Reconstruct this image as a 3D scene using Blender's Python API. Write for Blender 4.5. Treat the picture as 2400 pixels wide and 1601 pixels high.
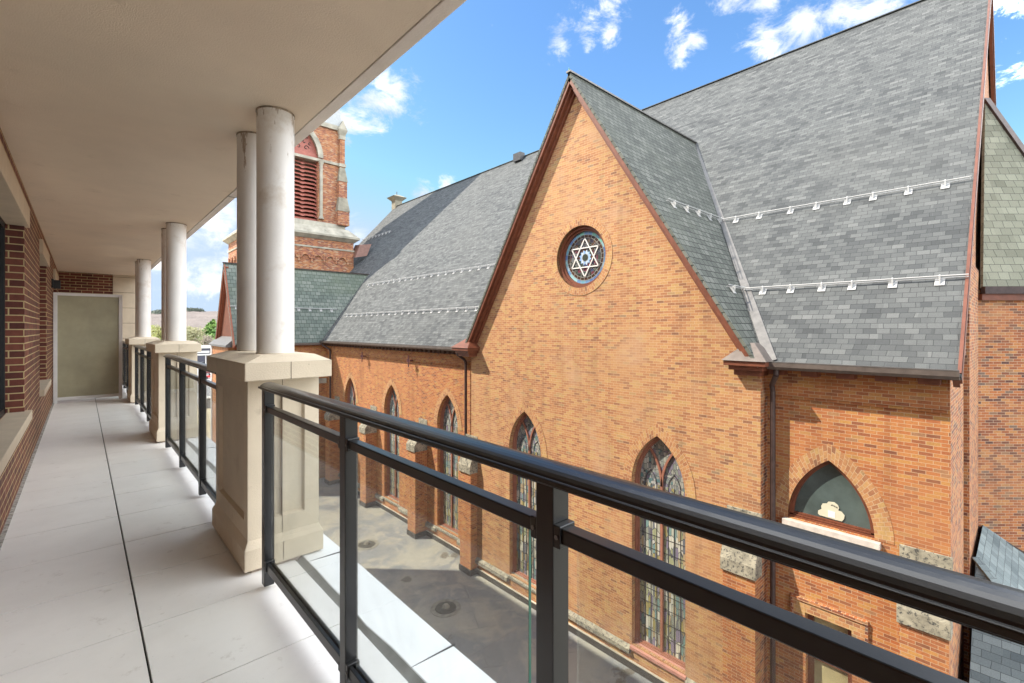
import bpy, bmesh, math, random
from math import sin, cos, pi, radians, sqrt, atan2
from mathutils import Vector
from mathutils.geometry import tessellate_polygon
random.seed(7)
for o in list(bpy.data.objects): bpy.data.objects.remove(o)
S = bpy.context.scene
COL = S.collection

# ---------------------------------------------------------------- camera
cd = bpy.data.cameras.new('camera'); cam = bpy.data.objects.new('camera', cd); COL.objects.link(cam)
YAW = radians(42.5)
cam.location = (0, 0, 0)
cam.rotation_euler = (radians(90), 0, -YAW)
cd.sensor_width = 36; cd.lens = 36 * 1101 / 2400
cd.shift_y = -(800.5 - 772) / 2400
cd.clip_start = 0.05; cd.clip_end = 9000
S.camera = cam
S.render.resolution_x = 1024; S.render.resolution_y = 683
# ---------------------------------------------------------------- world
SUN_EL, SUN_AZ = radians(48), radians(-45)
W = bpy.data.worlds.new('World'); S.world = W; W.use_nodes = True
nt = W.node_tree; nt.nodes.clear()
def nn(nt, t, **k):
    n = nt.nodes.new(t)
    for a, b in k.items():
        if a.startswith('i_'):
            n.inputs[a[2:].replace('_', ' ')].default_value = b
        else: setattr(n, a, b)
    return n
def lk(nt, a, b): nt.links.new(a, b)
wo = nn(nt, 'ShaderNodeOutputWorld'); bg = nn(nt, 'ShaderNodeBackground'); bg.inputs['Strength'].default_value = 0.15
sky = nn(nt, 'ShaderNodeTexSky', sky_type='NISHITA', sun_disc=False, sun_elevation=SUN_EL, sun_rotation=SUN_AZ, air_density=1.0, dust_density=0.6, ozone_density=2.0)
hsv = nn(nt, 'ShaderNodeHueSaturation'); hsv.inputs['Saturation'].default_value = 1.2; hsv.inputs['Value'].default_value = .50
lk(nt, sky.outputs[0], hsv.inputs['Color'])
cap = nn(nt, 'ShaderNodeVectorMath', operation='MINIMUM'); lk(nt, hsv.outputs[0], cap.inputs[0]); cap.inputs[1].default_value = (1.05, 1.33, 1.72)
tc = nn(nt, 'ShaderNodeTexCoord')
mp = nn(nt, 'ShaderNodeMapping'); mp.inputs['Scale'].default_value = (1, 1, 1.7)
lk(nt, tc.outputs['Generated'], mp.inputs['Vector'])
no = nn(nt, 'ShaderNodeTexNoise', noise_dimensions='3D'); no.inputs['Scale'].default_value = 13; no.inputs['Detail'].default_value = 12; no.inputs['Roughness'].default_value = 0.68; no.inputs['Distortion'].default_value = 0.35
lk(nt, mp.outputs[0], no.inputs['Vector'])
# clouds, plus wide banks added as fill light: directions in the sky (azimuth measured from +Y towards +X, elevation) with an angular radius
CL = [(25.3, 24.6, 3.6), (28.6, 25.6, 3.4), (27, 27, 2.6), (22.5, 22.6, 3.2), (48.6, 31.0, 1.8), (51.2, 32.3, 2.4), (54.3, 31.6, 1.5), (54.8, 34.6, 2.2), (62.2, 31.3, 1.8), (63.6, 29.8, 1.6), (62.4, 28.8, 1.4),
      (67.5, 32.6, 2.2), (71.3, 31.6, 2.2), (71, 28.7, 2.8), (74, 28.8, 3.0), (77, 28.8, 4.0), (80.5, 28.8, 3.6), (77.5, 32.5, 5), (72, 34.5, 4), (31.7, 15.8, 1.6), (34.7, 17, 1.3), (24.2, 11, 2.2), (23.4, 20.7, 1.3), (90.5, 13.6, 2.6),
      (9.6, 11, 3.4), (11.4, 12.2, 2.6), (7.8, 9.4, 2.2), (9.6, 6.3, 2.6), (10.6, 5.2, 2.0), (5.8, 7.2, 2.4), (7.4, 4.6, 2.0), (4, 12, 4), (-2, 8, 7), (-12, 10, 9), (-30, 14, 14),
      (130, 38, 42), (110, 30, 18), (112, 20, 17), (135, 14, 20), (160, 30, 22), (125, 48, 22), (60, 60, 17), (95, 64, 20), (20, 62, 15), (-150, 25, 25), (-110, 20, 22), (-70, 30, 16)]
prev = None
FILL_BK = [c for c in CL if c[2] >= 15]; CL = [c for c in CL if c[2] < 15]  # widest banks: extra-bright clouds out of view, added to brighten the balcony
for az, el, r in CL:
    a, e = radians(az), radians(el)
    d = (sin(a) * cos(e), cos(a) * cos(e), sin(e))
    v = nn(nt, 'ShaderNodeVectorMath', operation='DISTANCE'); lk(nt, tc.outputs['Generated'], v.inputs[0]); v.inputs[1].default_value = d
    m = nn(nt, 'ShaderNodeMath', operation='MULTIPLY_ADD'); lk(nt, v.outputs['Value'], m.inputs[0]); m.inputs[1].default_value = -1 / radians(r); m.inputs[2].default_value = 1.0
    if prev is None: prev = m
    else:
        x = nn(nt, 'ShaderNodeMath', operation='SMOOTH_MAX'); x.inputs[2].default_value = 0.3
        lk(nt, prev.outputs[0], x.inputs[0]); lk(nt, m.outputs[0], x.inputs[1]); prev = x
pb = None
for az, el, r in FILL_BK:
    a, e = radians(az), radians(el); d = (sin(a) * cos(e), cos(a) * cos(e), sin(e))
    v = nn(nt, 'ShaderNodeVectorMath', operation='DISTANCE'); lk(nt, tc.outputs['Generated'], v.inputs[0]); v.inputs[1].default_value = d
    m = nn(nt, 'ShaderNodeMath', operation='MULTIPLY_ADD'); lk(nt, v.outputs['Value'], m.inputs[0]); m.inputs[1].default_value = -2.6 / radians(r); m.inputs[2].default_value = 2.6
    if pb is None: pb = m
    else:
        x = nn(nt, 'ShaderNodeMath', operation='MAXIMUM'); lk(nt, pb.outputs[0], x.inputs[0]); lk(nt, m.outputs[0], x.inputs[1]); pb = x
cl = nn(nt, 'ShaderNodeMath', operation='MAXIMUM'); lk(nt, prev.outputs[0], cl.inputs[0]); cl.inputs[1].default_value = -0.6
s1 = nn(nt, 'ShaderNodeMath', operation='MULTIPLY_ADD'); lk(nt, no.outputs['Fac'], s1.inputs[0]); s1.inputs[1].default_value = 4.4; s1.inputs[2].default_value = -2.45
s2 = nn(nt, 'ShaderNodeMath', operation='ADD'); lk(nt, s1.outputs[0], s2.inputs[0]); lk(nt, cl.outputs[0], s2.inputs[1])
mr = nn(nt, 'ShaderNodeMapRange', interpolation_type='SMOOTHSTEP'); lk(nt, s2.outputs[0], mr.inputs['Value']); mr.inputs['From Min'].default_value = -.15; mr.inputs['From Max'].default_value = 1.0
no2 = nn(nt, 'ShaderNodeTexNoise'); no2.inputs['Scale'].default_value = 9; no2.inputs['Detail'].default_value = 5; lk(nt, mp.outputs[0], no2.inputs['Vector'])
cr = nn(nt, 'ShaderNodeValToRGB'); lk(nt, no2.outputs['Fac'], cr.inputs[0])
cr.color_ramp.elements[0].position = .38; cr.color_ramp.elements[0].color = (1.25, 1.45, 1.85, 1)
cr.color_ramp.elements[1].position = .66; cr.color_ramp.elements[1].color = (2.5, 2.5, 2.5, 1)
mx = nn(nt, 'ShaderNodeMix', data_type='RGBA'); lk(nt, mr.outputs[0], mx.inputs['Factor']); lk(nt, cap.outputs[0], mx.inputs[6]); lk(nt, cr.outputs[0], mx.inputs[7])
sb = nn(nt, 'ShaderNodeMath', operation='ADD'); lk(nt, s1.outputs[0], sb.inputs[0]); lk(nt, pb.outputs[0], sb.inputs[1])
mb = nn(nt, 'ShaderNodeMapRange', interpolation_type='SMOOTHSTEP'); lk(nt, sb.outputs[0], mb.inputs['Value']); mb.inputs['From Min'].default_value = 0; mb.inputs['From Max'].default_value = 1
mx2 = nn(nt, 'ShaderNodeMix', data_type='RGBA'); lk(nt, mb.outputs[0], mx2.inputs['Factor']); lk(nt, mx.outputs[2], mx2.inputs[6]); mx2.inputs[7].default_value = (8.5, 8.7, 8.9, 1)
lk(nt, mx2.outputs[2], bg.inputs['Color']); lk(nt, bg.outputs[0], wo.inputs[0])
# ---------------------------------------------------------------- sun
sl = bpy.data.lights.new('sun', 'SUN'); sl.energy = 2.0; sl.angle = radians(0.5); sl.color = (1, .91, .78)
so = bpy.data.objects.new('sun', sl); COL.objects.link(so)
sd = Vector((sin(SUN_AZ) * cos(SUN_EL), cos(SUN_AZ) * cos(SUN_EL), sin(SUN_EL)))
so.rotation_euler = sd.to_track_quat('Z', 'Y').to_euler(); so.location = (-20, 30, 60)
S.view_settings.view_transform = 'Standard'; S.view_settings.look = 'None'
S.view_settings.gamma = 1; S.view_settings.exposure = 2.0
S.render.engine = 'CYCLES'
S.cycles.max_bounces = 10; S.cycles.diffuse_bounces = 6; S.cycles.transparent_max_bounces = 12

# ---------------------------------------------------------------- helpers
ORG = {}
def tag(o, label=None, cat=None, group=None, kind=None):
    if label: o['label'] = label
    if cat: o['category'] = cat
    if group: o['group'] = group
    if kind: o['kind'] = kind
    return o
def thing(name, label, cat, loc=(0, 0, 0), group=None):
    o = bpy.data.objects.new(name, None); COL.objects.link(o); o.location = loc; o.empty_display_size = .2
    ORG[o.name] = Vector(loc); return tag(o, label, cat, group)
def part_empty(name, parent):
    o = bpy.data.objects.new(name, None); COL.objects.link(o); o.parent = parent; ORG[o.name] = ORG[parent.name].copy(); return o
class M:
    def __init__(s): s.v = []; s.f = []; s.uv = {}; s.sm = set()
    def add(s, pts, faces, smooth=False):
        b = len(s.v); s.v += [tuple(p) for p in pts]
        for f in faces:
            if smooth: s.sm.add(len(s.f))
            s.f.append([b + i for i in f])
        return s
    def poly(s, pts, uv=None):
        s.add(pts, [list(range(len(pts)))])
        if uv: s.uv[len(s.f) - 1] = uv
        return s
    def box(s, x0, x1, y0, y1, z0, z1):
        p = [(x0, y0, z0), (x1, y0, z0), (x1, y1, z0), (x0, y1, z0), (x0, y0, z1), (x1, y0, z1), (x1, y1, z1), (x0, y1, z1)]
        return s.add(p, [(0, 3, 2, 1), (4, 5, 6, 7), (0, 1, 5, 4), (1, 2, 6, 5), (2, 3, 7, 6), (3, 0, 4, 7)])
    def frustum(s, r0, z0, r1, z1):   # r = (x0,x1,y0,y1)
        p = [(r0[0], r0[2], z0), (r0[1], r0[2], z0), (r0[1], r0[3], z0), (r0[0], r0[3], z0), (r1[0], r1[2], z1), (r1[1], r1[2], z1), (r1[1], r1[3], z1), (r1[0], r1[3], z1)]
        return s.add(p, [(0, 3, 2, 1), (4, 5, 6, 7), (0, 1, 5, 4), (1, 2, 6, 5), (2, 3, 7, 6), (3, 0, 4, 7)])
    def tube(s, p0, p1, r, n=12, r1=None, caps=True):
        p0, p1 = Vector(p0), Vector(p1); d = (p1 - p0).normalized(); a = d.orthogonal().normalized(); b = d.cross(a); r1 = r if r1 is None else r1
        pts = [p0 + (a * cos(2 * pi * i / n) + b * sin(2 * pi * i / n)) * r for i in range(n)] + [p1 + (a * cos(2 * pi * i / n) + b * sin(2 * pi * i / n)) * r1 for i in range(n)]
        s.add(pts, [(i, (i + 1) % n, n + (i + 1) % n, n + i) for i in range(n)], True)
        if caps: s.add(pts, [list(range(n))[::-1], list(range(n, 2 * n))])
        return s
    def path(s, pts, r, n=10):
        for a, b in zip(pts[:-1], pts[1:]): s.tube(a, b, r, n)
        return s
    def bar(s, p0, p1, w, up, h):      # rectangular bar p0->p1; width w along 'up', thickness h along the third axis
        p0, p1, up = Vector(p0), Vector(p1), Vector(up).normalized(); d = (p1 - p0).normalized(); t = d.cross(up).normalized()
        pts = [q + up * a * w / 2 + t * b * h / 2 for q in (p0, p1) for a, b in ((-1, -1), (1, -1), (1, 1), (-1, 1))]
        return s.add(pts, [(0, 1, 2, 3), (7, 6, 5, 4), (0, 4, 5, 1), (1, 5, 6, 2), (2, 6, 7, 3), (3, 7, 4, 0)])
    def prism(s, poly, ext):           # 3d polygon extruded by vector
        n = len(poly); e = Vector(ext); a = [Vector(p) for p in poly]
        return s.add(a + [p + e for p in a], [list(range(n))[::-1], list(range(n, 2 * n))] + [(i, (i + 1) % n, n + (i + 1) % n, n + i) for i in range(n)])
    def holed(s, loops, mapf):         # flat face with holes; loops of 2d points, first the outline
        fl = [p for l in loops for p in l]
        for t in tessellate_polygon([[Vector((p[0], p[1], 0)) for p in l] for l in loops]): s.add([mapf(*fl[i]) for i in t], [(0, 1, 2)])
        return s
    def strip(s, la, lb, uvf=None, closed=False):
        n = len(la); k = n if closed else n - 1
        for i in range(k):
            j = (i + 1) % n; s.poly([la[i], la[j], lb[j], lb[i]], uvf(i) if uvf else None)
        return s
    def build(s, name, mat, parent=None, bevel=0, seg=2, normals=True):
        me = bpy.data.meshes.new(name); org = ORG[parent.name] if parent is not None else Vector((0, 0, 0))
        me.from_pydata([tuple(Vector(v) - org) for v in s.v], [], s.f); me.update()
        if normals:
            bm = bmesh.new(); bm.from_mesh(me)
            bm.faces.ensure_lookup_table()
            bmesh.ops.remove_doubles(bm, verts=bm.verts, dist=1e-5) if bevel else None
            bmesh.ops.recalc_face_normals(bm, faces=bm.faces); bm.to_mesh(me); bm.free()
        ul = me.uv_layers.new(name='UVMap').data
        for p in me.polygons:
            n = p.normal; c = s.uv.get(p.index)
            if abs(n.z) > .999: t, b = Vector((1, 0, 0)), Vector((0, 1, 0))
            else:
                t = Vector((0, 0, 1)).cross(n).normalized(); b = n.cross(t).normalized()
                if b.z < 0: b = -b
            for k, li in enumerate(p.loop_indices):
                if c and len(c) == len(p.loop_indices) and not normals: ul[li].uv = c[k]
                else:
                    q = Vector(me.vertices[me.loops[li].vertex_index].co) + org
                    ul[li].uv = (q.dot(t), q.dot(b))
            if p.index in s.sm: p.use_smooth = True
        me.materials.append(mat)
        o = bpy.data.objects.new(name, me); COL.objects.link(o)
        if parent is not None: o.parent = parent
        ORG[o.name] = org.copy()
        if bevel:
            m = o.modifiers.new('bevel', 'BEVEL'); m.width = bevel; m.segments = seg; m.limit_method = 'ANGLE'; m.angle_limit = radians(40); m.harden_normals = False
        return o
def copy_tree(o, loc, **k):
    def rec(x, par):
        c = x.copy(); COL.objects.link(c); c.parent = par
        if par is not None: c.matrix_parent_inverse = x.matrix_parent_inverse.copy()
        for ch in KIDS.get(x.name, []): rec(ch, c)
        return c
    KIDS = {}
    for q in bpy.data.objects:
        if q.parent: KIDS.setdefault(q.parent.name, []).append(q)
    r = rec(o, None); r.location = loc
    for a, b in k.items(): r[a] = b
    return r

# ---------------------------------------------------------------- materials
def newmat(name):
    m = bpy.data.materials.new(name); m.use_nodes = True; nt = m.node_tree; nt.nodes.clear()
    o = nn(nt, 'ShaderNodeOutputMaterial'); p = nn(nt, 'ShaderNodeBsdfPrincipled'); lk(nt, p.outputs[0], o.inputs[0]); return m, nt, p
def ramp(nt, fac, stops, interp='LINEAR'):
    r = nn(nt, 'ShaderNodeValToRGB'); lk(nt, fac, r.inputs[0]); r.color_ramp.interpolation = interp
    while len(r.color_ramp.elements) < len(stops): r.color_ramp.elements.new(.5)
    for e, (p, c) in zip(r.color_ramp.elements, stops): e.position = p; e.color = (*c, 1) if len(c) == 3 else c
    return r
def mixc(nt, fac, a, b, mode='MIX'):
    m = nn(nt, 'ShaderNodeMix', data_type='RGBA', blend_type=mode)
    for i, x in ((0, fac), (6, a), (7, b)):
        if isinstance(x, (int, float)): m.inputs[i].default_value = x
        elif isinstance(x, tuple): m.inputs[i].default_value = (*x, 1) if len(x) == 3 else x
        else: lk(nt, x, m.inputs[i])
    return m.outputs[2]
def noise(nt, scale, detail=4, rough=.55, vec=None, dist=0):
    n = nn(nt, 'ShaderNodeTexNoise'); n.inputs['Scale'].default_value = scale; n.inputs['Detail'].default_value = detail; n.inputs['Roughness'].default_value = rough; n.inputs['Distortion'].default_value = dist
    if vec is None:
        g = nn(nt, 'ShaderNodeNewGeometry'); vec = g.outputs['Position']
    lk(nt, vec, n.inputs['Vector']); return n.outputs['Fac']
def bump(nt, p, h, st=.3, dist=.01):
    b = nn(nt, 'ShaderNodeBump'); b.inputs['Strength'].default_value = st; b.inputs['Distance'].default_value = dist; lk(nt, h, b.inputs['Height']); lk(nt, b.outputs[0], p.inputs['Normal'])
def plain(name, col, rough=.6, metal=0, var=.12, scale=6, b=0, bs=60, spots=None, coat=0):
    m, nt, p = newmat(name); p.inputs['Roughness'].default_value = rough; p.inputs['Metallic'].default_value = metal
    f = noise(nt, scale, 6, .6)
    d = tuple(c * (1 - var * 1.6) for c in col); l = tuple(min(1, c * (1 + var)) for c in col)
    c = ramp(nt, f, [(.3, d), (.7, l)]).outputs[0]
    for sp in ([] if not spots else spots if isinstance(spots, list) else [spots]):
        g = noise(nt, sp[1], 8, .7); k = ramp(nt, g, [(sp[2], (0, 0, 0)), (sp[2] + .08, (1, 1, 1))]).outputs[0]; c = mixc(nt, k, c, sp[0])
    lk(nt, c, p.inputs['Base Color'])
    if b: bump(nt, p, noise(nt, bs, 6, .65), b, .01)
    if coat: p.inputs['Coat Weight'].default_value = coat
    return m
def uvn(nt):
    u = nn(nt, 'ShaderNodeUVMap'); return u.outputs['UV']
def brick(name, stops, mortar, bw=.205, rh=.068, ms=.005, patch=None, rough=.85, bs=.35, wob=.004, warm=None, offset=.5, bdist=.008):
    m, nt, p = newmat(name); p.inputs['Roughness'].default_value = rough
    uv = uvn(nt)
    nz = nn(nt, 'ShaderNodeTexNoise'); nz.inputs['Scale'].default_value = 3; nz.inputs['Detail'].default_value = 3; lk(nt, uv, nz.inputs['Vector'])
    sc = nn(nt, 'ShaderNodeVectorMath', operation='SCALE'); lk(nt, nz.outputs['Color'], sc.inputs[0]); sc.inputs['Scale'].default_value = wob
    ad = nn(nt, 'ShaderNodeVectorMath', operation='ADD'); lk(nt, uv, ad.inputs[0]); lk(nt, sc.outputs[0], ad.inputs[1])
    b = nn(nt, 'ShaderNodeTexBrick'); lk(nt, ad.outputs[0], b.inputs['Vector']); b.offset = offset
    for k, v in (('Scale', 1), ('Mortar Size', ms), ('Mortar Smooth', .15), ('Bias', 0), ('Brick Width', bw), ('Row Height', rh)): b.inputs[k].default_value = v
    b.inputs['Color1'].default_value = (0, 0, 0, 1); b.inputs['Color2'].default_value = (1, 1, 1, 1); b.inputs['Mortar'].default_value = (.5, .5, .5, 1)
    r = ramp(nt, b.outputs['Color'], stops, 'LINEAR').outputs[0]
    f = noise(nt, 30, 4, .6); r = mixc(nt, .35, r, ramp(nt, f, [(.3, (.3, .3, .3)), (.7, (.75, .75, .75))]).outputs[0], 'OVERLAY')
    c = mixc(nt, b.outputs['Fac'], r, mortar)
    if patch:
        for (col, s, th, amt) in patch:
            g = noise(nt, s, 7, .62); k = ramp(nt, g, [(th, (0, 0, 0)), (th + .16, (amt, amt, amt))]).outputs[0]; c = mixc(nt, k, c, col)
    if warm != 'none':   # rain streaks and grime running down the wall
        g_ = nn(nt, 'ShaderNodeNewGeometry'); mp = nn(nt, 'ShaderNodeMapping'); mp.inputs['Scale'].default_value = (1.5, 1.5, .16); lk(nt, g_.outputs['Position'], mp.inputs[0])
        sn = noise(nt, 1.6, 7, .65, vec=mp.outputs[0]); c = mixc(nt, .38, c, ramp(nt, sn, [(.28, (.42, .40, .40)), (.50, (1, 1, 1))]).outputs[0], 'MULTIPLY')
        c = mixc(nt, ramp(nt, sn, [(.62, (0, 0, 0)), (.78, (.22, .22, .22))]).outputs[0], c, mortar)
    lk(nt, c, p.inputs['Base Color'])
    inv = nn(nt, 'ShaderNodeMath', operation='SUBTRACT'); inv.inputs[0].default_value = 1; lk(nt, b.outputs['Fac'], inv.inputs[1])
    a2 = nn(nt, 'ShaderNodeMath', operation='MULTIPLY_ADD'); lk(nt, noise(nt, 60, 5, .7), a2.inputs[0]); a2.inputs[1].default_value = .5; lk(nt, inv.outputs[0], a2.inputs[2])
    bump(nt, p, a2.outputs[0], bs, bdist)
    return m
def shingle(name, stops, gap, bw=.3, rh=.145, ms=.004, tint=None, bs=.9, rough=.85, tints=None):
    m, nt, p = newmat(name); p.inputs['Roughness'].default_value = rough
    uv = uvn(nt); sp = nn(nt, 'ShaderNodeSeparateXYZ'); lk(nt, uv, sp.inputs[0])
    outs = []
    nz = nn(nt, 'ShaderNodeTexNoise'); nz.inputs['Scale'].default_value = 2.2; nz.inputs['Detail'].default_value = 2; lk(nt, uv, nz.inputs['Vector'])
    sc = nn(nt, 'ShaderNodeVectorMath', operation='MULTIPLY'); lk(nt, nz.outputs['Color'], sc.inputs[0]); sc.inputs[1].default_value = (.1, .006, 0)
    ad = nn(nt, 'ShaderNodeVectorMath', operation='ADD'); lk(nt, uv, ad.inputs[0]); lk(nt, sc.outputs[0], ad.inputs[1])
    for w, of in ((bw, .5), (bw * 2.63, .37)):
        b = nn(nt, 'ShaderNodeTexBrick'); lk(nt, ad.outputs[0], b.inputs['Vector']); b.offset = of; b.offset_frequency = 2
        for k, v in (('Scale', 1), ('Mortar Size', ms), ('Mortar Smooth', .1), ('Bias', 0), ('Brick Width', w), ('Row Height', rh)): b.inputs[k].default_value = v
        b.inputs['Color1'].default_value = (0, 0, 0, 1); b.inputs['Color2'].default_value = (1, 1, 1, 1); b.inputs['Mortar'].default_value = (.5, .5, .5, 1); outs.append(b)
    f = mixc(nt, .45, outs[0].outputs['Color'], outs[1].outputs['Color'])
    r = ramp(nt, f, stops).outputs[0]
    r = mixc(nt, .3, r, ramp(nt, noise(nt, 45, 5, .7), [(.3, (.25, .25, .25)), (.7, (.8, .8, .8))]).outputs[0], 'OVERLAY')
    c = mixc(nt, outs[0].outputs['Fac'], r, gap)
    if tints:
        for (col, s, th, amt) in tints:
            k = ramp(nt, noise(nt, s, 5, .6), [(th, (0, 0, 0)), (th + .2, (amt, amt, amt))]).outputs[0]; c = mixc(nt, k, c, col)
    lk(nt, c, p.inputs['Base Color'])
    sy = nn(nt, 'ShaderNodeSeparateXYZ'); lk(nt, ad.outputs[0], sy.inputs[0])
    dv = nn(nt, 'ShaderNodeMath', operation='DIVIDE'); lk(nt, sy.outputs['Y'], dv.inputs[0]); dv.inputs[1].default_value = rh
    fr = nn(nt, 'ShaderNodeMath', operation='FRACT'); lk(nt, dv.outputs[0], fr.inputs[0])
    h = nn(nt, 'ShaderNodeMath', operation='SUBTRACT'); h.inputs[0].default_value = 1; lk(nt, fr.outputs[0], h.inputs[1])
    h2 = nn(nt, 'ShaderNodeMath', operation='MULTIPLY_ADD'); lk(nt, f, h2.inputs[0]); h2.inputs[1].default_value = .5; lk(nt, h.outputs[0], h2.inputs[2])
    bump(nt, p, h2.outputs[0], bs, .012)
    return m
OR = [(0, (.18, .066, .033)), (.06, (.26, .088, .036)), (.3, (.345, .112, .037)), (.55, (.39, .142, .044)), (.8, (.41, .172, .055)), (.96, (.42, .215, .058)), (1, (.27, .135, .07))]
m_brick = brick('church_brick', OR, (.46, .325, .195), patch=[((.38, .17, .07), .35, .46, .45), ((.44, .29, .17), 1.3, .64, .45), ((.18, .10, .05), 2.2, .70, .3)], wob=.014)
CR = [(0, (.21, .10, .055)), (.06, (.29, .125, .058)), (.35, (.37, .166, .070)), (.7, (.42, .215, .088)), (.96, (.43, .265, .10)), (1, (.23, .15, .09))]
m_gable = brick('gable_brick', CR, (.49, .345, .205), patch=[((.41, .235, .115), .4, .46, .45), ((.47, .315, .20), .8, .55, .35), ((.29, .17, .09), .55, .60, .5), ((.45, .16, .07), 1.7, .64, .45), ((.20, .12, .07), 2.6, .68, .35)], wob=.014)
m_dbrick = brick('side_brick', [(0, (.10, .045, .035)), (.25, (.27, .085, .035)), (.6, (.42, .14, .045)), (.85, (.46, .21, .07)), (1, (.14, .10, .08))], (.52, .38, .25), patch=[((.45, .24, .12), .5, .5, .35)], wob=.012)
m_arch = brick('arch_brick', CR, (.47, .32, .18), bw=.125, rh=.078, ms=.006, wob=.004)
m_tower = brick('tower_brick', [(0, (.16, .05, .04)), (.4, (.34, .11, .055)), (.8, (.46, .19, .07)), (1, (.45, .32, .22))], (.48, .34, .24), patch=[((.44, .20, .07), .25, .5, .5)])
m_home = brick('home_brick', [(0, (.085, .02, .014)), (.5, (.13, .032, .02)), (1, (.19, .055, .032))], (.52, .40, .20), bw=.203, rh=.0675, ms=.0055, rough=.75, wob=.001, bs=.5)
GR = [(0, (.034, .038, .040)), (.25, (.056, .061, .063)), (.5, (.079, .085, .085)), (.75, (.102, .108, .107)), (1, (.135, .140, .137))]
m_roof = shingle('grey_shingles', GR, (.018, .02, .022), bw=.215, rh=.14, ms=.0045, tints=[((.11, .112, .105), .15, .5, .25)])
m_slate = shingle('dark_slate', [(0, (.06, .065, .055)), (.5, (.10, .108, .09)), (1, (.165, .17, .145))], (.008, .009, .008), bw=.24, rh=.19, ms=.011, tints=[((.14, .15, .11), .4, .5, .4)])
m_green = shingle('green_slate', [(0, (.085, .105, .09)), (.4, (.12, .145, .122)), (1, (.20, .22, .19))], (.03, .04, .035), bw=.3, rh=.26, ms=.012, tints=[((.11, .135, .08), .3, .5, .5)])
m_apse = shingle('pale_slate', [(0, (.17, .17, .12)), (.5, (.235, .235, .17)), (1, (.30, .30, .22))], (.05, .055, .045), bw=.27, rh=.22, ms=.006, bs=.7)
m_annex = shingle('blue_green_shingles', [(0, (.10, .13, .135)), (.5, (.17, .21, .21)), (1, (.26, .31, .30))], (.05, .06, .06), bw=.26, rh=.15)
m_brown = plain('brown_paint', (.165, .052, .026), .5, var=.18, scale=5, b=.15, bs=25)
m_bronze = plain('bronze_metal', (.075, .05, .045), .4, .3, var=.2)
m_flash = plain('flashing_metal', (.15, .145, .14), .45, .4, var=.15)
m_gutter = plain('gutter_metal', (.14, .115, .10), .4, .3, var=.15)
m_stone = plain('weathered_stone', (.30, .275, .205), .9, var=.3, scale=5, b=.5, bs=18, spots=((.06, .06, .055), 16, .52))
m_stonel = plain('pale_stone', (.43, .40, .32), .85, var=.25, scale=1.3, b=.3, bs=14, spots=((.22, .23, .18), 1.8, .62))
m_stoned = plain('dark_stone', (.30, .275, .21), .9, var=.25, scale=2, b=.3, bs=14)
m_sill = plain('sill_stone', (.56, .50, .44), .8, var=.15, scale=5, b=.2)
m_pink = plain('pink_sill', (.42, .20, .15), .6, var=.12)
m_cast = plain('cast_stone', (.64, .55, .415), .85, var=.07, scale=2.2, b=.25, bs=120, spots=[((.55, .465, .345), 5, .58), ((.34, .27, .18), 40, .70)])
m_mullion = plain('mullion_paint', (.30, .13, .085), .5)
m_lime = plain('limestone', (.55, .46, .34), .8, var=.06, b=.15, bs=90)
m_white = plain('white_paint', (.72, .70, .68), .55, var=.05, b=.06, bs=50)
def col_mat():
    m, nt, p = newmat('column_paint'); p.inputs['Roughness'].default_value = .5
    c = ramp(nt, noise(nt, 4, 6), [(.3, (.72, .70, .67)), (.7, (.80, .78, .745))]).outputs[0]
    g = noise(nt, 3.0, 8, .7); c = mixc(nt, ramp(nt, g, [(.57, (0, 0, 0)), (.68, (.55, .55, .55))]).outputs[0], c, (.52, .44, .35))
    geo = nn(nt, 'ShaderNodeNewGeometry'); mp = nn(nt, 'ShaderNodeMapping'); mp.inputs['Scale'].default_value = (26, 26, 6); lk(nt, geo.outputs['Position'], mp.inputs[0])
    sp = nn(nt, 'ShaderNodeSeparateXYZ'); lk(nt, geo.outputs['Position'], sp.inputs[0])
    for (z0, z1, th, col) in ((.84, 1.36, .60, (.30, .22, .15)), (-3, -2.9, .72, (.10, .08, .06))):
        n_ = noise(nt, 1, 6, .65, vec=mp.outputs[0]); mr = nn(nt, 'ShaderNodeMapRange'); lk(nt, sp.outputs['Z'], mr.inputs['Value']); mr.inputs['From Min'].default_value = z0; mr.inputs['From Max'].default_value = z1; mr.inputs['To Min'].default_value = -.16 if z0 > 0 else 0; mr.inputs['To Max'].default_value = .06 if z0 > 0 else 0
        ad = nn(nt, 'ShaderNodeMath', operation='ADD'); lk(nt, n_, ad.inputs[0]); lk(nt, mr.outputs[0], ad.inputs[1])
        c = mixc(nt, ramp(nt, ad.outputs[0], [(th, (0, 0, 0)), (th + .03, (.8, .8, .8))]).outputs[0], c, col)
    lk(nt, c, p.inputs['Base Color']); bump(nt, p, noise(nt, 30, 5), .08, .006); return m
m_col = col_mat()
m_soffit = plain('stucco_soffit', (.77, .655, .515), .9, var=.05, scale=1.2, b=.5, bs=150, spots=[((.69, .58, .45), 2.6, .60), ((.45, .36, .26), 60, .74)])
m_edge = plain('slab_edge_paint', (.74, .68, .61), .8, var=.06, scale=3, b=.3, bs=80)
m_dark = plain('caulk_dark', (.05, .045, .04), .9)
m_rail = plain('black_aluminium', (.007, .007, .0075), .32, .0, var=.1, scale=9, b=.03, bs=200, coat=.15)
m_snow = plain('snow_guard_metal', (.48, .48, .47), .4, 0, var=.04)
m_black = plain('black_metal', (.015, .015, .016), .5)
m_panel = plain('olive_panel', (.38, .35, .23), .35, var=.12, scale=2.4)
m_rubble = plain('roof_membrane_white', (.80, .81, .81), .6, var=.03, scale=3, b=.06, bs=30)
m_paper = plain('cream_paper', (.55, .53, .40), .8, var=.03)
m_louvre = plain('red_louvre_paint', (.40, .13, .095), .6, var=.15)
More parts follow.
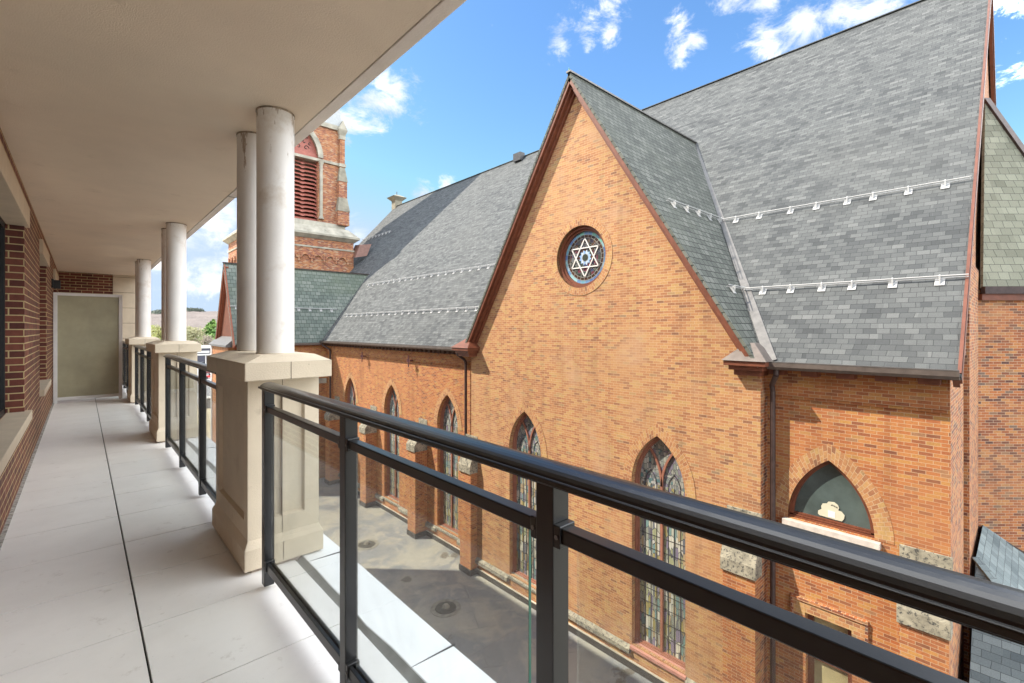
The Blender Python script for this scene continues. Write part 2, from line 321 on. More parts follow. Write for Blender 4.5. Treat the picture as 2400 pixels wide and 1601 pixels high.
m_tin = plain('spire_metal', (.36, .38, .38), .5, .2, var=.1)
m_win = plain('dark_window_glass', (.02, .022, .025), .05, var=.1)
m_hglass = plain('teal_window_glass', (.085, .115, .11), .06, var=.25, scale=1.2)
m_iron = plain('iron', (.10, .03, .03), .7)

def floor_mat():
    m, nt, p = newmat('porcelain_pavers'); p.inputs['Roughness'].default_value = .42
    f = noise(nt, 2.2, 8, .65); c = ramp(nt, f, [(.25, (.72, .705, .68)), (.6, (.80, .785, .76))]).outputs[0]
    g = noise(nt, 9, 8, .75); c = mixc(nt, ramp(nt, g, [(.60, (0, 0, 0)), (.72, (.45, .45, .45))]).outputs[0], c, (.34, .30, .25))
    g = noise(nt, 70, 4, .7); c = mixc(nt, ramp(nt, g, [(.69, (0, 0, 0)), (.72, (.6, .6, .6))]).outputs[0], c, (.25, .2, .15))
    lk(nt, c, p.inputs['Base Color']); bump(nt, p, noise(nt, 150, 4, .6), .05, .004); return m
m_floor = floor_mat()
def roof_mat():
    m, nt, p = newmat('stained_membrane')
    geo = nn(nt, 'ShaderNodeNewGeometry'); mp = nn(nt, 'ShaderNodeMapping'); mp.inputs['Rotation'].default_value = (0, 0, .5); lk(nt, geo.outputs['Position'], mp.inputs[0])
    wb = nn(nt, 'ShaderNodeTexNoise'); wb.inputs['Scale'].default_value = .9; lk(nt, geo.outputs['Position'], wb.inputs['Vector'])
    ws = nn(nt, 'ShaderNodeVectorMath', operation='SCALE'); lk(nt, wb.outputs['Color'], ws.inputs[0]); ws.inputs['Scale'].default_value = .35
    wa = nn(nt, 'ShaderNodeVectorMath', operation='ADD'); lk(nt, mp.outputs[0], wa.inputs[0]); lk(nt, ws.outputs[0], wa.inputs[1])
    def sheets(w, h, off):
        b = nn(nt, 'ShaderNodeTexBrick'); lk(nt, wa.outputs[0], b.inputs['Vector']); b.offset = off
        for k, v in (('Scale', 1), ('Mortar Size', .010), ('Mortar Smooth', .2), ('Brick Width', w), ('Row Height', h)): b.inputs[k].default_value = v
        b.inputs['Color1'].default_value = (0, 0, 0, 1); b.inputs['Color2'].default_value = (1, 1, 1, 1); return b
    b = sheets(1.3, .85, .37); b2 = sheets(3.1, 1.7, .6)
    tone = mixc(nt, .5, mixc(nt, .5, b.outputs['Color'], b2.outputs['Color']), noise(nt, 1.4, 9, .7, dist=1.0))
    c = ramp(nt, tone, [(.2, (.165, .175, .178)), (.5, (.20, .205, .203)), (.8, (.25, .25, .235))]).outputs[0]
    g = noise(nt, .55, 8, .66, dist=.5); c = mixc(nt, ramp(nt, g, [(.44, (0, 0, 0)), (.56, (.85, .85, .85))]).outputs[0], c, (.33, .31, .25))
    g = noise(nt, .9, 9, .72, dist=1.0); c = mixc(nt, ramp(nt, g, [(.55, (0, 0, 0)), (.60, (.6, .6, .6))]).outputs[0], c, (.39, .36, .28))
    g = noise(nt, .42, 6, .6, dist=.6); c = mixc(nt, ramp(nt, g, [(.625, (0, 0, 0)), (.64, (.85, .85, .85))]).outputs[0], c, (.12, .10, .07))
    g = noise(nt, 4, 8, .75, dist=1.5); c = mixc(nt, ramp(nt, g, [(.56, (0, 0, 0)), (.66, (.45, .45, .45))]).outputs[0], c, (.15, .15, .145))
    g = noise(nt, 9, 5, .7); c = mixc(nt, ramp(nt, g, [(.67, (0, 0, 0)), (.71, (.6, .6, .6))]).outputs[0], c, (.40, .40, .38))
    k = ramp(nt, noise(nt, .8, 3), [(.5, (0, 0, 0)), (.62, (.7, .7, .7))]).outputs[0]
    mm = nn(nt, 'ShaderNodeMath', operation='MULTIPLY'); lk(nt, b.outputs['Fac'], mm.inputs[0]); lk(nt, k, mm.inputs[1])
    c = mixc(nt, mm.outputs[0], c, (.07, .07, .07))
    lk(nt, c, p.inputs['Base Color'])
    r = ramp(nt, noise(nt, .5, 5), [(.4, (.45, .45, .45)), (.6, (.9, .9, .9))]).outputs[0]; lk(nt, r, p.inputs['Roughness'])
    bump(nt, p, noise(nt, 12, 6, .7), .3, .02); return m
m_flat = roof_mat()
def glass_mat():
    m = bpy.data.materials.new('clear_glass'); m.use_nodes = True; nt = m.node_tree; nt.nodes.clear()
    o = nn(nt, 'ShaderNodeOutputMaterial'); t = nn(nt, 'ShaderNodeBsdfTransparent'); t.inputs[0].default_value = (.935, .955, .945, 1)
    g = nn(nt, 'ShaderNodeBsdfGlossy'); g.inputs['Roughness'].default_value = .01
    lw = nn(nt, 'ShaderNodeLayerWeight'); lw.inputs['Blend'].default_value = .5
    pw = nn(nt, 'ShaderNodeMath', operation='POWER'); lk(nt, lw.outputs['Facing'], pw.inputs[0]); pw.inputs[1].default_value = 4
    fr = nn(nt, 'ShaderNodeMath', operation='MULTIPLY_ADD'); lk(nt, pw.outputs[0], fr.inputs[0]); fr.inputs[1].default_value = .55; fr.inputs[2].default_value = .03
    x = nn(nt, 'ShaderNodeMixShader'); lk(nt, fr.outputs[0], x.inputs[0]); lk(nt, t.outputs[0], x.inputs[1]); lk(nt, g.outputs[0], x.inputs[2])
    df = nn(nt, 'ShaderNodeBsdfDiffuse'); df.inputs[0].default_value = (.72, .74, .70, 1)
    sm = ramp(nt, noise(nt, 1.8, 7, .7, dist=1.2), [(.35, (.015, .015, .015)), (.7, (.085, .085, .085))]).outputs[0]
    x2 = nn(nt, 'ShaderNodeMixShader'); lk(nt, sm, x2.inputs[0]); lk(nt, x.outputs[0], x2.inputs[1]); lk(nt, df.outputs[0], x2.inputs[2]); lk(nt, x2.outputs[0], o.inputs[0]); return m
m_glass = glass_mat()
m_gedge = plain('green_glass_edge', (.05, .20, .14), .15)
def stained(name, cols, sx=9, sy=3.2, lead=.05):
    m, nt, p = newmat(name); p.inputs['Roughness'].default_value = .22
    uv = uvn(nt); mp = nn(nt, 'ShaderNodeMapping'); mp.inputs['Scale'].default_value = (sx, sy, 1); lk(nt, uv, mp.inputs[0])
    v = nn(nt, 'ShaderNodeTexVoronoi'); v.inputs['Scale'].default_value = 1; v.inputs['Randomness'].default_value = .55; lk(nt, mp.outputs[0], v.inputs['Vector'])
    e = nn(nt, 'ShaderNodeTexVoronoi', feature='DISTANCE_TO_EDGE'); e.inputs['Scale'].default_value = 1; e.inputs['Randomness'].default_value = .55; lk(nt, mp.outputs[0], e.inputs['Vector'])
    sp = nn(nt, 'ShaderNodeSeparateXYZ'); lk(nt, v.outputs['Color'], sp.inputs[0])
    n = len(cols); c = ramp(nt, sp.outputs[0], [(i / n, x) for i, x in enumerate(cols)], 'CONSTANT').outputs[0]
    big = noise(nt, 1.2, 3); c = mixc(nt, .35, c, ramp(nt, big, [(.35, (.3, .3, .32)), (.65, (.75, .72, .6))]).outputs[0], 'OVERLAY')
    k = ramp(nt, e.outputs['Distance'], [(lead, (1, 1, 1)), (lead + .03, (0, 0, 0))]).outputs[0]
    c = mixc(nt, k, c, (.08, .082, .085)); lk(nt, c, p.inputs['Base Color']); return m
m_st = stained('stained_glass', [(.22, .24, .21), (.36, .37, .31), (.27, .24, .11), (.15, .24, .24), (.46, .46, .41), (.19, .17, .24), (.27, .29, .18), (.34, .27, .17), (.13, .14, .16)], sx=15, sy=3.4, lead=.02)
m_st2 = stained('tracery_glass', [(.26, .28, .26), (.38, .39, .37), (.20, .23, .22), (.17, .19, .20), (.10, .19, .20), (.30, .31, .29), (.19, .18, .24)], sx=14, sy=7, lead=.025)
m_st3 = stained('jewel_glass', [(.03, .03, .05), (.05, .06, .12), (.10, .05, .03), (.04, .06, .05), (.13, .14, .15), (.12, .03, .05), (.03, .035, .03)], sx=8, sy=8, lead=.035)
m_lead = plain('lead_white', (.68, .66, .62), .5, var=.05)
m_leadd = plain('lead_dark', (.05, .05, .055), .5)
def tiles(name, cols, w):
    m, nt, p = newmat(name); p.inputs['Roughness'].default_value = .25
    b = nn(nt, 'ShaderNodeTexBrick'); lk(nt, uvn(nt), b.inputs['Vector']); b.offset = 0
    for k, v in (('Scale', 1), ('Mortar Size', .006), ('Brick Width', w), ('Row Height', 1.0)): b.inputs[k].default_value = v
    b.inputs['Color1'].default_value = (0, 0, 0, 1); b.inputs['Color2'].default_value = (1, 1, 1, 1)
    n = len(cols); c = ramp(nt, b.outputs['Color'], [(i / n, x) for i, x in enumerate(cols)], 'CONSTANT').outputs[0]
    c = mixc(nt, b.outputs['Fac'], c, (.35, .36, .33)); lk(nt, c, p.inputs['Base Color']); return m
m_blue = tiles('blue_ring_glass', [(.15, .33, .42), (.10, .18, .36), (.25, .45, .48), (.13, .26, .44), (.17, .42, .36), (.3, .45, .55)], .16)
m_brn = tiles('brown_ring_glass', [(.05, .03, .02), (.07, .035, .025), (.04, .03, .03)], .14)

# ---------------------------------------------------------------- ground, hills, sky is the world
F0 = -1.4; C0 = 1.365; GZ = -14.0; RZ = -9.2
m_ground = plain('ground_mix', (.26, .25, .21), .95, var=.25, scale=.02, b=.2, bs=2)
M().poly([(-3000, -3000, GZ - .1), (4500, -3000, GZ - .1), (4500, 4500, GZ - .1), (-3000, 4500, GZ - .1)]).build('ground', m_ground)['kind'] = 'structure'
m_asph = plain('pale_asphalt', (.30, .30, .30), .9, var=.1, scale=.3)
M().poly([(-60, 104, GZ + .0), (120, 104, GZ + .0), (150, 330, GZ + .0), (-60, 330, GZ + .0)]).build('street', m_asph)['kind'] = 'structure'
m_dirt = plain('tan_dirt', (.44, .36, .22), .95, var=.2, scale=.15)
M().poly([(-30, 50, GZ + .02), (60, 50, GZ + .02), (60, 103.9, GZ + .02), (-30, 103.9, GZ + .02)]).build('dirt_lot', m_dirt)['kind'] = 'structure'
m_lawn = plain('spring_lawn', (.38, .36, .15), .95, var=.15, scale=.05)
M().poly([(-60, 330.1, GZ + .1), (170, 330.1, GZ + .1), (260, 640, GZ + .1), (-60, 640, GZ + .1)]).build('lawn', m_lawn)['kind'] = 'structure'
def hill_mesh():
    m = M(); nx, ny = 60, 24; pts = []
    for j in range(ny):
        for i in range(nx):
            x = -1400 + 4200 * i / (nx - 1); y = 900 + 2300 * j / (ny - 1)
            t = max(0, min(1, (y - 950) / 1500)); h = t * t * (3 - 2 * t) * (62 + 14 * sin(x / 210.) + 8 * sin(x / 83. + 2) + 4 * sin(x / 37.)) * (1.15 if x < 420 else .95)
            pts.append((x, y, GZ - 1 + h + random.uniform(-1, 1)))
    return m.add(pts, [(j * nx + i, j * nx + i + 1, (j + 1) * nx + i + 1, (j + 1) * nx + i) for j in range(ny - 1) for i in range(nx - 1)], True)
m_hill = plain('bare_wood_ground', (.28, .24, .215), .95, var=.2, scale=.01)
hm = hill_mesh(); ho = hm.build('hills', m_hill); ho['kind'] = 'structure'
def leaf_mat(name, a, b):
    m, nt, p = newmat(name); p.inputs['Roughness'].default_value = .8
    if name.startswith('far_'):
        nv = nn(nt, 'ShaderNodeCombineXYZ'); nv.inputs[0].default_value = -.3; nv.inputs[2].default_value = .95; lk(nt, nv.outputs[0], p.inputs['Normal'])
    oi = noise(nt, .25 if not name.startswith('far_') else .012, 5); lk(nt, ramp(nt, oi, [(.35, a), (.65, b)]).outputs[0], p.inputs['Base Color']); return m
def cards(m, c, r, n, s, squash=1.0):
    for _ in range(n):
        while True:
            p = Vector((random.uniform(-1, 1), random.uniform(-1, 1), random.uniform(-1, 1)))
            if .25 < p.length < 1: break
        q = Vector(c) + Vector((p.x * r, p.y * r, p.z * r * squash)); a = Vector((random.gauss(0, 1), random.gauss(0, 1), random.gauss(0, 1))).normalized(); b = a.orthogonal().normalized(); k = s * random.uniform(.6, 1.4)
        m.add([q - a * k, q + b * k * .8, q + a * k, q - b * k * .8], [(0, 1, 2, 3)])
def hill_h(x, y):
    t = max(0, min(1, (y - 950) / 1500)); return t * t * (3 - 2 * t) * (62 + 14 * sin(x / 210.) + 8 * sin(x / 83. + 2) + 4 * sin(x / 37.)) * (1.15 if x < 420 else .95)
wood = M(); nx, ny = 170, 150; pts = []
for j in range(ny):
    for i in range(nx):
        x = 60 + 760 * i / (nx - 1) + random.uniform(-1.5, 1.5); y = 1250 + 1230 * j / (ny - 1); pts.append((x, y, GZ + hill_h(x, y) + 4 + random.uniform(-1.6, 1.6)))
wood.add(pts, [(j * nx + i, j * nx + i + 1, (j + 1) * nx + i + 1, (j + 1) * nx + i) for j in range(ny - 1) for i in range(nx - 1)], True)
m_wood = leaf_mat('far_wood', (.115, .095, .085), (.175, .145, .13))
tag(wood.build('woodland', m_wood), 'bare grey brown wood covering the far hillside', 'woodland', kind='stuff')
ever = M()
for _ in range(700):
    x = random.choice([random.uniform(215, 345), random.uniform(300, 350), random.uniform(205, 240)]); y = random.uniform(2150, 2400)
    t = max(0, min(1, (y - 950) / 1500)); h = t * t * (3 - 2 * t) * (62 + 14 * sin(x / 210.) + 8 * sin(x / 83. + 2) + 4 * sin(x / 37.)) * (1.15 if x < 420 else .95)
    cards(ever, (x, y, GZ + h + 7), random.uniform(5, 10), 12, 3.0, 1.2)
tag(ever.build('evergreen_wood', leaf_mat('far_evergreen', (.055, .08, .06), (.10, .125, .09)), normals=False), 'dark evergreen wood along the crest of the far hill', 'woodland', kind='stuff')

m_trunk = plain('bark', (.12, .09, .07), .95)
def tree(name, label, x, y, h, r, mat, conifer=False, n=900, s=.5, group=None):
    t = thing(name, label, 'tree', (x, y, GZ), group); tr = M()
    tr.tube((x, y, GZ), (x, y, GZ + h * .85), h * .028, 8, h * .008)
    for k in range(6):
        a = k * 1.1; z = GZ + h * (.35 + .08 * k); tr.tube((x, y, z), (x + cos(a) * r * .6, y + sin(a) * r * .6, z + h * .14), h * .012, 6, h * .004)
    tr.build('trunk', m_trunk, t)
    c = M()
    if conifer:
        for k in range(14):
            f = k / 13; z = GZ + h * (.12 + .86 * f); rr = r * (1 - f) ** .8 + .3
            for j in range(max(2, int(7 * (1 - f)) + 2)):
                a = random.uniform(0, 6.28); cards(c, (x + cos(a) * rr * .7, y + sin(a) * rr * .7, z), rr * .42 + .3, n // 60, s, .5)
    else:
        for k in range(16):
            a = random.uniform(0, 6.28); q = random.uniform(0, .7) * r; z = GZ + h * random.uniform(.4, .9)
            cards(c, (x + cos(a) * q, y + sin(a) * q, z), r * random.uniform(.28, .5), n // 16, s, .8)
    c.build('crown', mat, t, normals=False); return t
g1 = leaf_mat('fresh_green', (.07, .17, .04), (.20, .32, .07)); g2 = leaf_mat('olive_bud', (.20, .20, .10), (.33, .31, .17)); g3 = leaf_mat('bare_twigs', (.22, .18, .14), (.32, .26, .2)); g4 = leaf_mat('yellow_green', (.26, .30, .10), (.42, .40, .16))
tree('pine_tree', 'tall bright green spreading tree just left of the red gable', 70, 395, 21, 11.5, g1, True, 3400, .8)
tree('olive_tree', 'sparse olive budding tree left of the tall green tree', 50, 340, 15, 8, g2, n=1400, s=.45)
tree('bare_tree', 'broad nearly bare tree in front of the tall green tree', 50, 300, 11.5, 6.2, g3, n=900, s=.28)
specs = [(37, 372, 17, 9, g4, 'yellow green tree seen between the two farthest white column pairs'), (41, 420, 16, 8, g2, 'olive tree low between the farthest white columns'), (58, 430, 13, 7, g4, 'low yellowish tree behind the second pedestal cap'),
         (88, 520, 15, 9, g2, 'rounded olive tree below the pale houses on the slope'), (64, 465, 16, 9, g2, 'wide olive tree right of the second white column'), (100, 560, 13, 8, g3, 'small bare tree beside the pale houses'), (86, 430, 17, 7, g4, 'yellow green tree half behind the red gable')]
for x, y, h, r, mt, lb in specs: tree('leafy_tree', lb, x, y, h, r, mt, n=900, s=.6, group='trees beyond the street')
m_hw = plain('house_white', (.62, .60, .55), .8); m_hr = plain('house_roof', (.22, .2, .2), .9)
for k, (x, y, w, h, lb) in enumerate([(92, 640, 12, 5, 'pale house with grey roof, leftmost below the far hill'), (103, 655, 9, 4.5, 'small white house in the middle below the far hill'), (114, 650, 11, 5, 'white house with dark gable end right of the others')]):
    t = thing('house', lb, 'house', (x, y, GZ + 4), 'houses below the far hill'); z = GZ + 3
    M().box(x, x + w, y, y + 8, GZ, z + h).build('wall', m_hw, t)
    M().prism([(x - .5, y - .5, z + h), (x - .5, y + 8.5, z + h), (x - .5, y + 4, z + h + 3)], (w + 1, 0, 0)).build('roof', m_hr, t)
    for i in range(3): M().box(x + 1 + i * w / 3.4, x + 2.4 + i * w / 3.4, y - .08, y - .01, z + 1.5, z + 3.2).build('window', m_win, t)
# dark shop building with white bands beyond the car park
t = thing('shop_building', 'long low dark building with white bands behind the car park', 'building', (30, 232, GZ))
M().box(16, 66, 228, 244, GZ, GZ + 6.2).build('wall', plain('dark_wall', (.06, .06, .08), .7), t)
M().box(15.8, 66.2, 227.7, 244.2, GZ + 6.2, GZ + 6.9).build('roof_edge', m_hw, t)
M().box(16, 66, 227.8, 227.95, GZ + 3.3, GZ + 3.9).build('white_band', m_hw, t)
M().box(34, 39, 227.75, 227.93, GZ + 4.3, GZ + 5.2).build('sign_panel', m_hw, t)
M().box(41.2, 43.2, 227.6, 227.93, GZ + .1, GZ + 3.2).build('door', plain('red_door', (.5, .03, .03), .6), t)
def car(label, x, y, rot, body, L=4.4, group='cars in the car park'):
    t = thing('parked_car', label, 'car', (x, y, GZ + .05), group); z0 = .0
    c, s_ = cos(rot), sin(rot)
    def W_(p): return (x + p[0] * c - p[1] * s_, y + p[0] * s_ + p[1] * c, GZ + .05 + p[2])
    prof = [(-L / 2, .3), (-L / 2, .85), (-L / 2 + .5, .95), (-L / 2 + 1.2, 1.0), (L / 2 - 1.2, .95), (L / 2 - .1, .78), (L / 2, .3)]
    M().prism([W_((a, -.88, b)) for a, b in prof], tuple(Vector(W_((0, 1.76, 0))) - Vector(W_((0, 0, 0))))).build('body', body, t, .06)
    cab = [(-L / 2 + .7, .98), (-L / 2 + 1.3, 1.4), (.4, 1.42), (1.15, .96)]
    M().prism([W_((a, -.74, b)) for a, b in cab], tuple(Vector(W_((0, 1.48, 0))) - Vector(W_((0, 0, 0))))).build('cabin_windows', m_win, t, .05)
    M().prism([W_((a, -.72, b)) for a, b in [(-.95 - .0, 1.40), (-.95, 1.46), (.35, 1.47), (.35, 1.41)]], tuple(Vector(W_((0, 1.44, 0))) - Vector(W_((0, 0, 0))))).build('roof', body, t)
    for a in (-L / 2 + .8, L / 2 - .85):
        for b in (-.9, .7): M().tube(W_((a, b, .33)), W_((a, b + .2, .33)), .33, 14).build('wheel', m_black, t)
    return t
car_red = plain('red_car_paint', (.55, .02, .02), .3, var=.03, coat=.5); car_mar = plain('maroon_car_paint', (.16, .05, .05), .3, var=.03); car_w = plain('white_car_paint', (.7, .7, .7), .3, var=.03); car_g = plain('grey_car_paint', (.12, .12, .13), .3, var=.03)
car('bright red car parked right of the white pole', 27.6, 155.5, radians(125), car_red)
car('dark maroon car behind the white pole', 28.3, 173, radians(100), car_mar)
car('white car on the far edge of the lawn', 73, 345, radians(20), car_w)
car('dark grey car in front of the banded shop', 34, 212, radians(10), car_g)
t = thing('street_lamp', 'slim white street lamp pole by the parked red car', 'street lamp', (26.6, 160.7, GZ))
M().tube((26.6, 160.7, GZ), (26.6, 160.7, GZ + 6.6), .16, 10, .1).build('pole', m_hw, t); M().tube((26.6, 160.7, GZ), (26.6, 160.7, GZ + .6), .35, 12).build('base', m_asph, t); M().box(26.2, 27.4, 160.5, 160.9, GZ + 6.55, GZ + 6.75).build('lamp_head', m_hw, t)
t = thing('equipment_shed', 'small grey metal shed on the tan dirt lot', 'shed', (16, 99, GZ)); M().box(15.4, 18.2, 98, 100, GZ, GZ + 1.7).build('wall', m_flash, t); M().box(15.2, 18.4, 97.8, 100.2, GZ + 1.7, GZ + 1.85).build('roof', m_hw, t)

# ---------------------------------------------------------------- our building
B = thing('apartment_building', 'dark red brick apartment building with the covered balcony, left edge', 'building', (-.4, 5, F0))
WX = -.405
wins = [(2.4, 6.48), (8.73, 10.37), (12.8, 14.4)]
wl = M()
holes = [[(a, -.79), (b, -.79), (b, .995), (a, .995)] for a, b in wins]
wl.holed([[(-6, F0 - .3), (15.4, F0 - .3), (15.4, C0 + .02), (-6, C0 + .02)]] + holes, lambda a, b: (WX, a, b))
for h in holes: wl.strip([(WX, *p) for p in h], [(WX - .135, *p) for p in h], closed=True)
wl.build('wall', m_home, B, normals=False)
fixed = B
for a, b in wins:
    f = M(); x0, x1 = WX - .17, WX - .125
    for bb in ((a - .02, a + .05), (b - .05, b + .02), ((a + b) / 2 - .03, (a + b) / 2 + .03)): f.box(x0, x1, bb[0], bb[1], -.79, .995)
    f.box(x0, x1, a, b, -.79, -.733); f.box(x0, x1, a, b, .94, .995)
    w = f.build('window', m_black, B); M().poly([(WX - .15, a, -.79), (WX - .15, b, -.79), (WX - .15, b, .995), (WX - .15, a, .995)]).build('pane', m_win, w)
    M().box(WX - .12, WX + .033, a - .09, b + .09, .99, 1.175).build('lintel', m_lime, B, .004)
    M().box(WX - .12, WX + .05, a - .09, b + .09, -.875, -.788).build('sill', m_lime, B, .004)
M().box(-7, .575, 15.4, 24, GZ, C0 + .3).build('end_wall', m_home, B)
e = M()
for k in range(8):
    z = F0 + .02 + k * .385; e.box(.575, 1.07, 15.37, 24.02, z, z + .377)
e.build('stone_quoin', m_lime, B, .004)
M().box(.58, 1.05, 15.385, 24, GZ, C0 + .1).build('quoin_joint', m_dark, B)
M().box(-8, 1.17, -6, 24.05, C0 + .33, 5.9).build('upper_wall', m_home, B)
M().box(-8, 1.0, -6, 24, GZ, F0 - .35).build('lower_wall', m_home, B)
M().box(-8, WX - .2, -6, 15.3, F0 - .3, C0 + .3).build('inner_wall', m_dark, B)
M().box(WX, 1.10, -6, 15.365, C0, C0 + .31).build('soffit', m_soffit, B)
M().box(1.105, 1.178, -6, 15.36, C0 - .004, C0 + .33).build('slab_edge', m_edge, B, .006)
M().box(1.085, 1.125, -6, 15.35, C0 + .012, C0 + .3).build('edge_joint', m_dark, B)
c = M()
for k in range(3): c.box(1.109, 1.181, 1.2 + k * 4.3, 1.206 + k * 4.3, C0 - .008, C0 + .3)
c.build('edge_seam', m_dark, B)
# floor
fl = M()
ys = [2.2 + .597 * k for k in range(-14, 24)]
for y0, y1 in zip(ys[:-1], ys[1:]):
    y1 = min(y1, 15.36)
    if y0 > 15.3: continue
    fl.box(-.382, .2005, y0 + .0034, y1 - .0034, F0 - .03, F0)
    fl.box(.2095, .955, y0 + .0034, y1 - .0034, F0 - .03 + .0007, F0 + .0007)
o = fl.build('balcony_floor', m_floor); o['kind'] = 'structure'
o = M().box(-.41, 1.0, -6, 15.36, F0 - .3, F0 - .034).build('floor_bed', m_dark); o['kind'] = 'structure'
# white membrane coping with a slightly wavy inner edge, outside the railing
cp = M(); la, lb, lc, ld = [], [], [], []
for i in range(0, 96):
    y = -6 + i * (21.36 / 95); w = .006 * sin(y * 5.1) + .005 * sin(y * 11.3); w2 = .006 * sin(y * 2.3 + 1)
    la.append((.957, y, F0 - .03)); lb.append((.997 + w, y, F0 + .012)); lc.append((1.214 + w2, y, F0 + .004)); ld.append((1.214 + w2, y, F0 - .36))
cp.strip(la, lb); cp.strip(lb, lc); cp.strip(lc, ld)
cp.build('coping', m_rubble, B, normals=False)
g = M(); g.strip([(p[0] - .0, p[1], p[2] + .001) for p in la], [(p[0] - .006, p[1], p[2] + .001) for p in lb]); g.build('coping_upstand', plain('grey_sealant', (.25, .26, .25), .7, var=.25, scale=9), B, normals=False)
cj = M()
for k in range(-4, 12): cj.box(.999, 1.2155, 2.2 + 1.19 * k - .5, 2.2022 + 1.19 * k - .5, F0 - .2, F0 + .0128)
cj.build('coping_joint', m_leadd, B)
M().box(-.405, -.38, -6, 15.36, F0 - .02, F0 + .006).build('wall_gap_sealant', plain('pale_sealant', (.4, .38, .34), .9, var=.4, scale=30), B)
def spk(pts, mat, lb): pass

# privacy screen
t = thing('privacy_screen', 'white framed olive translucent privacy screen at the balcony end', 'screen', (.1, 12.4, F0))
f = M(); f.box(-.395, -.337, 12.37, 12.43, F0, .70); f.box(.555, .613, 12.37, 12.43, F0, .70); f.box(-.337, .555, 12.372, 12.428, .645, .70); f.box(-.337, .555, 12.372, 12.428, F0 + .05, F0 + .105)
f.build('frame', m_white, t, .004); M().box(-.34, .56, 12.392, 12.408, F0 + .1, .65).build('panel', m_panel, t)
t = thing('wall_lamp', 'small black wall lamp above the privacy screen', 'lamp', (WX, 12.0, .9))
M().box(WX, WX + .03, 11.95, 12.07, .76, .92).build('backplate', m_black, t, .004); M().box(WX + .03, WX + .12, 11.96, 12.06, .75, .90).build('shade', m_black, t, .006)

# pedestals
def pedestal(y, label):
    t = thing('stone_pedestal', label, 'pedestal', (.9, y, F0), 'cast stone pedestals under the column pairs')
    x0, x1, y0, y1 = .70, 1.10, y, y + .85
    b = M(); zt, zb = -.285, -1.215
    pw = .085; r = .022
    # four faces with sunk panels
    def face(P, u0, u1, n):
        hole = [(u0 + pw, zb + .10), (u1 - pw, zb + .10), (u1 - pw, zt - .10), (u0 + pw, zt - .10)]
        b.holed([[(u0, zb), (u1, zb), (u1, zt), (u0, zt)], hole], lambda a, c: P(a, c, 0))
        hin = [(a + (.012 if a < (u0 + u1) / 2 else -.012), c + (.012 if c < -.7 else -.012)) for a, c in hole]
        b.strip([P(a, c, 0) for a, c in hole], [P(a, c, r) for a, c in hin], closed=True); b.poly([P(a, c, r) for a, c in hin])
    face(lambda a, c, d: (x0 + d, a, c), y0, y1, 0); face(lambda a, c, d: (x1 - d, a, c), y0, y1, 0)
    face(lambda a, c, d: (a, y0 + d, c), x0, x1, 0); face(lambda a, c, d: (a, y1 - d, c), x0, x1, 0)
    b.build('shaft', m_cast, t)
    M().frustum((x0 - .022, x1 + .022, y0 - .022, y1 + .022), zb - .045, (x0 + .001, x1 - .001, y0 + .001, y1 - .001), zb + .004).box(x0 - .022, x1 + .022, y0 - .022, y1 + .022, F0 + .02, zb - .045).build('base', m_cast, t, .005)
    M().box(x0 + .02, x1 - .02, y0 + .0, y1 - .01, F0 - .02, F0 + .02).build('footing', plain('shim_wood', (.35, .28, .22), .9, var=.3, scale=30), t)
    cx0, cx1, cy0, cy1 = x0 - .052, x1 + .02, y0 - .16, y1 + .035
    M().box(cx0, cx1, cy0, cy1, -.284, -.186).frustum((cx0, cx1, cy0, cy1), -.186, (cx0 + .11, cx1 - .06, cy0 + .12, cy1 - .10), -.150).build('cap', m_cast, t, .005)
    j = M(); j.box(.884, .888, cy0 - .001, cy1 + .001, -.2845, -.185); j.box(.884, .888, y0 - .001, y0 + .02, zb, zt); j.box(.884, .888, y0 - .0235, y0, F0 + .03, zb - .045)
    j.build('joint', plain('joint_mortar', (.22, .18, .14), .9), t)
    return t
PY = [3.0, 7.2, 11.4]
p0 = pedestal(3.0, 'nearest tan cast stone pedestal with sunk panels beside the railing')
copy_tree(p0, (.9, 7.2, F0), label='second tan cast stone pedestal from the camera')
copy_tree(p0, (.9, 11.4, F0), label='farthest tan cast stone pedestal by the privacy screen')
def column(y, label, g):
    t = thing('round_column', label, 'column', (.905, y, -.15), g); m = M(); m.tube((.905, y, -.156), (.905, y, C0), .1075, 48, caps=False); m.build('shaft', m_col, t)
    m = M(); m.tube((.905, y, C0 - .011), (.905, y, C0 - .002), .1115, 48); m.build('sealant_ring', plain('dirty_sealant', (.34, .27, .2), .9, var=.4, scale=25), t)
    m = M(); m.tube((.905, y, -.156), (.905, y, -.147), .11, 48); m.build('foot_ring', m_cast, t); return t
G = 'white round columns in pairs on the pedestals'
c0 = column(3.2, 'nearest thick white column with chipped paint at the top', G)
for y, lb in [(3.7, 'scuffed white column just behind the nearest one on the same pedestal'), (7.42, 'nearer white column of the second pair'), (7.9, 'farther white column of the second pair'), (11.66, 'nearer white column of the farthest pair by the screen'), (12.12, 'farther white column of the farthest pair by the screen')]:
    copy_tree(c0, (.905, y, -.15), label=lb)

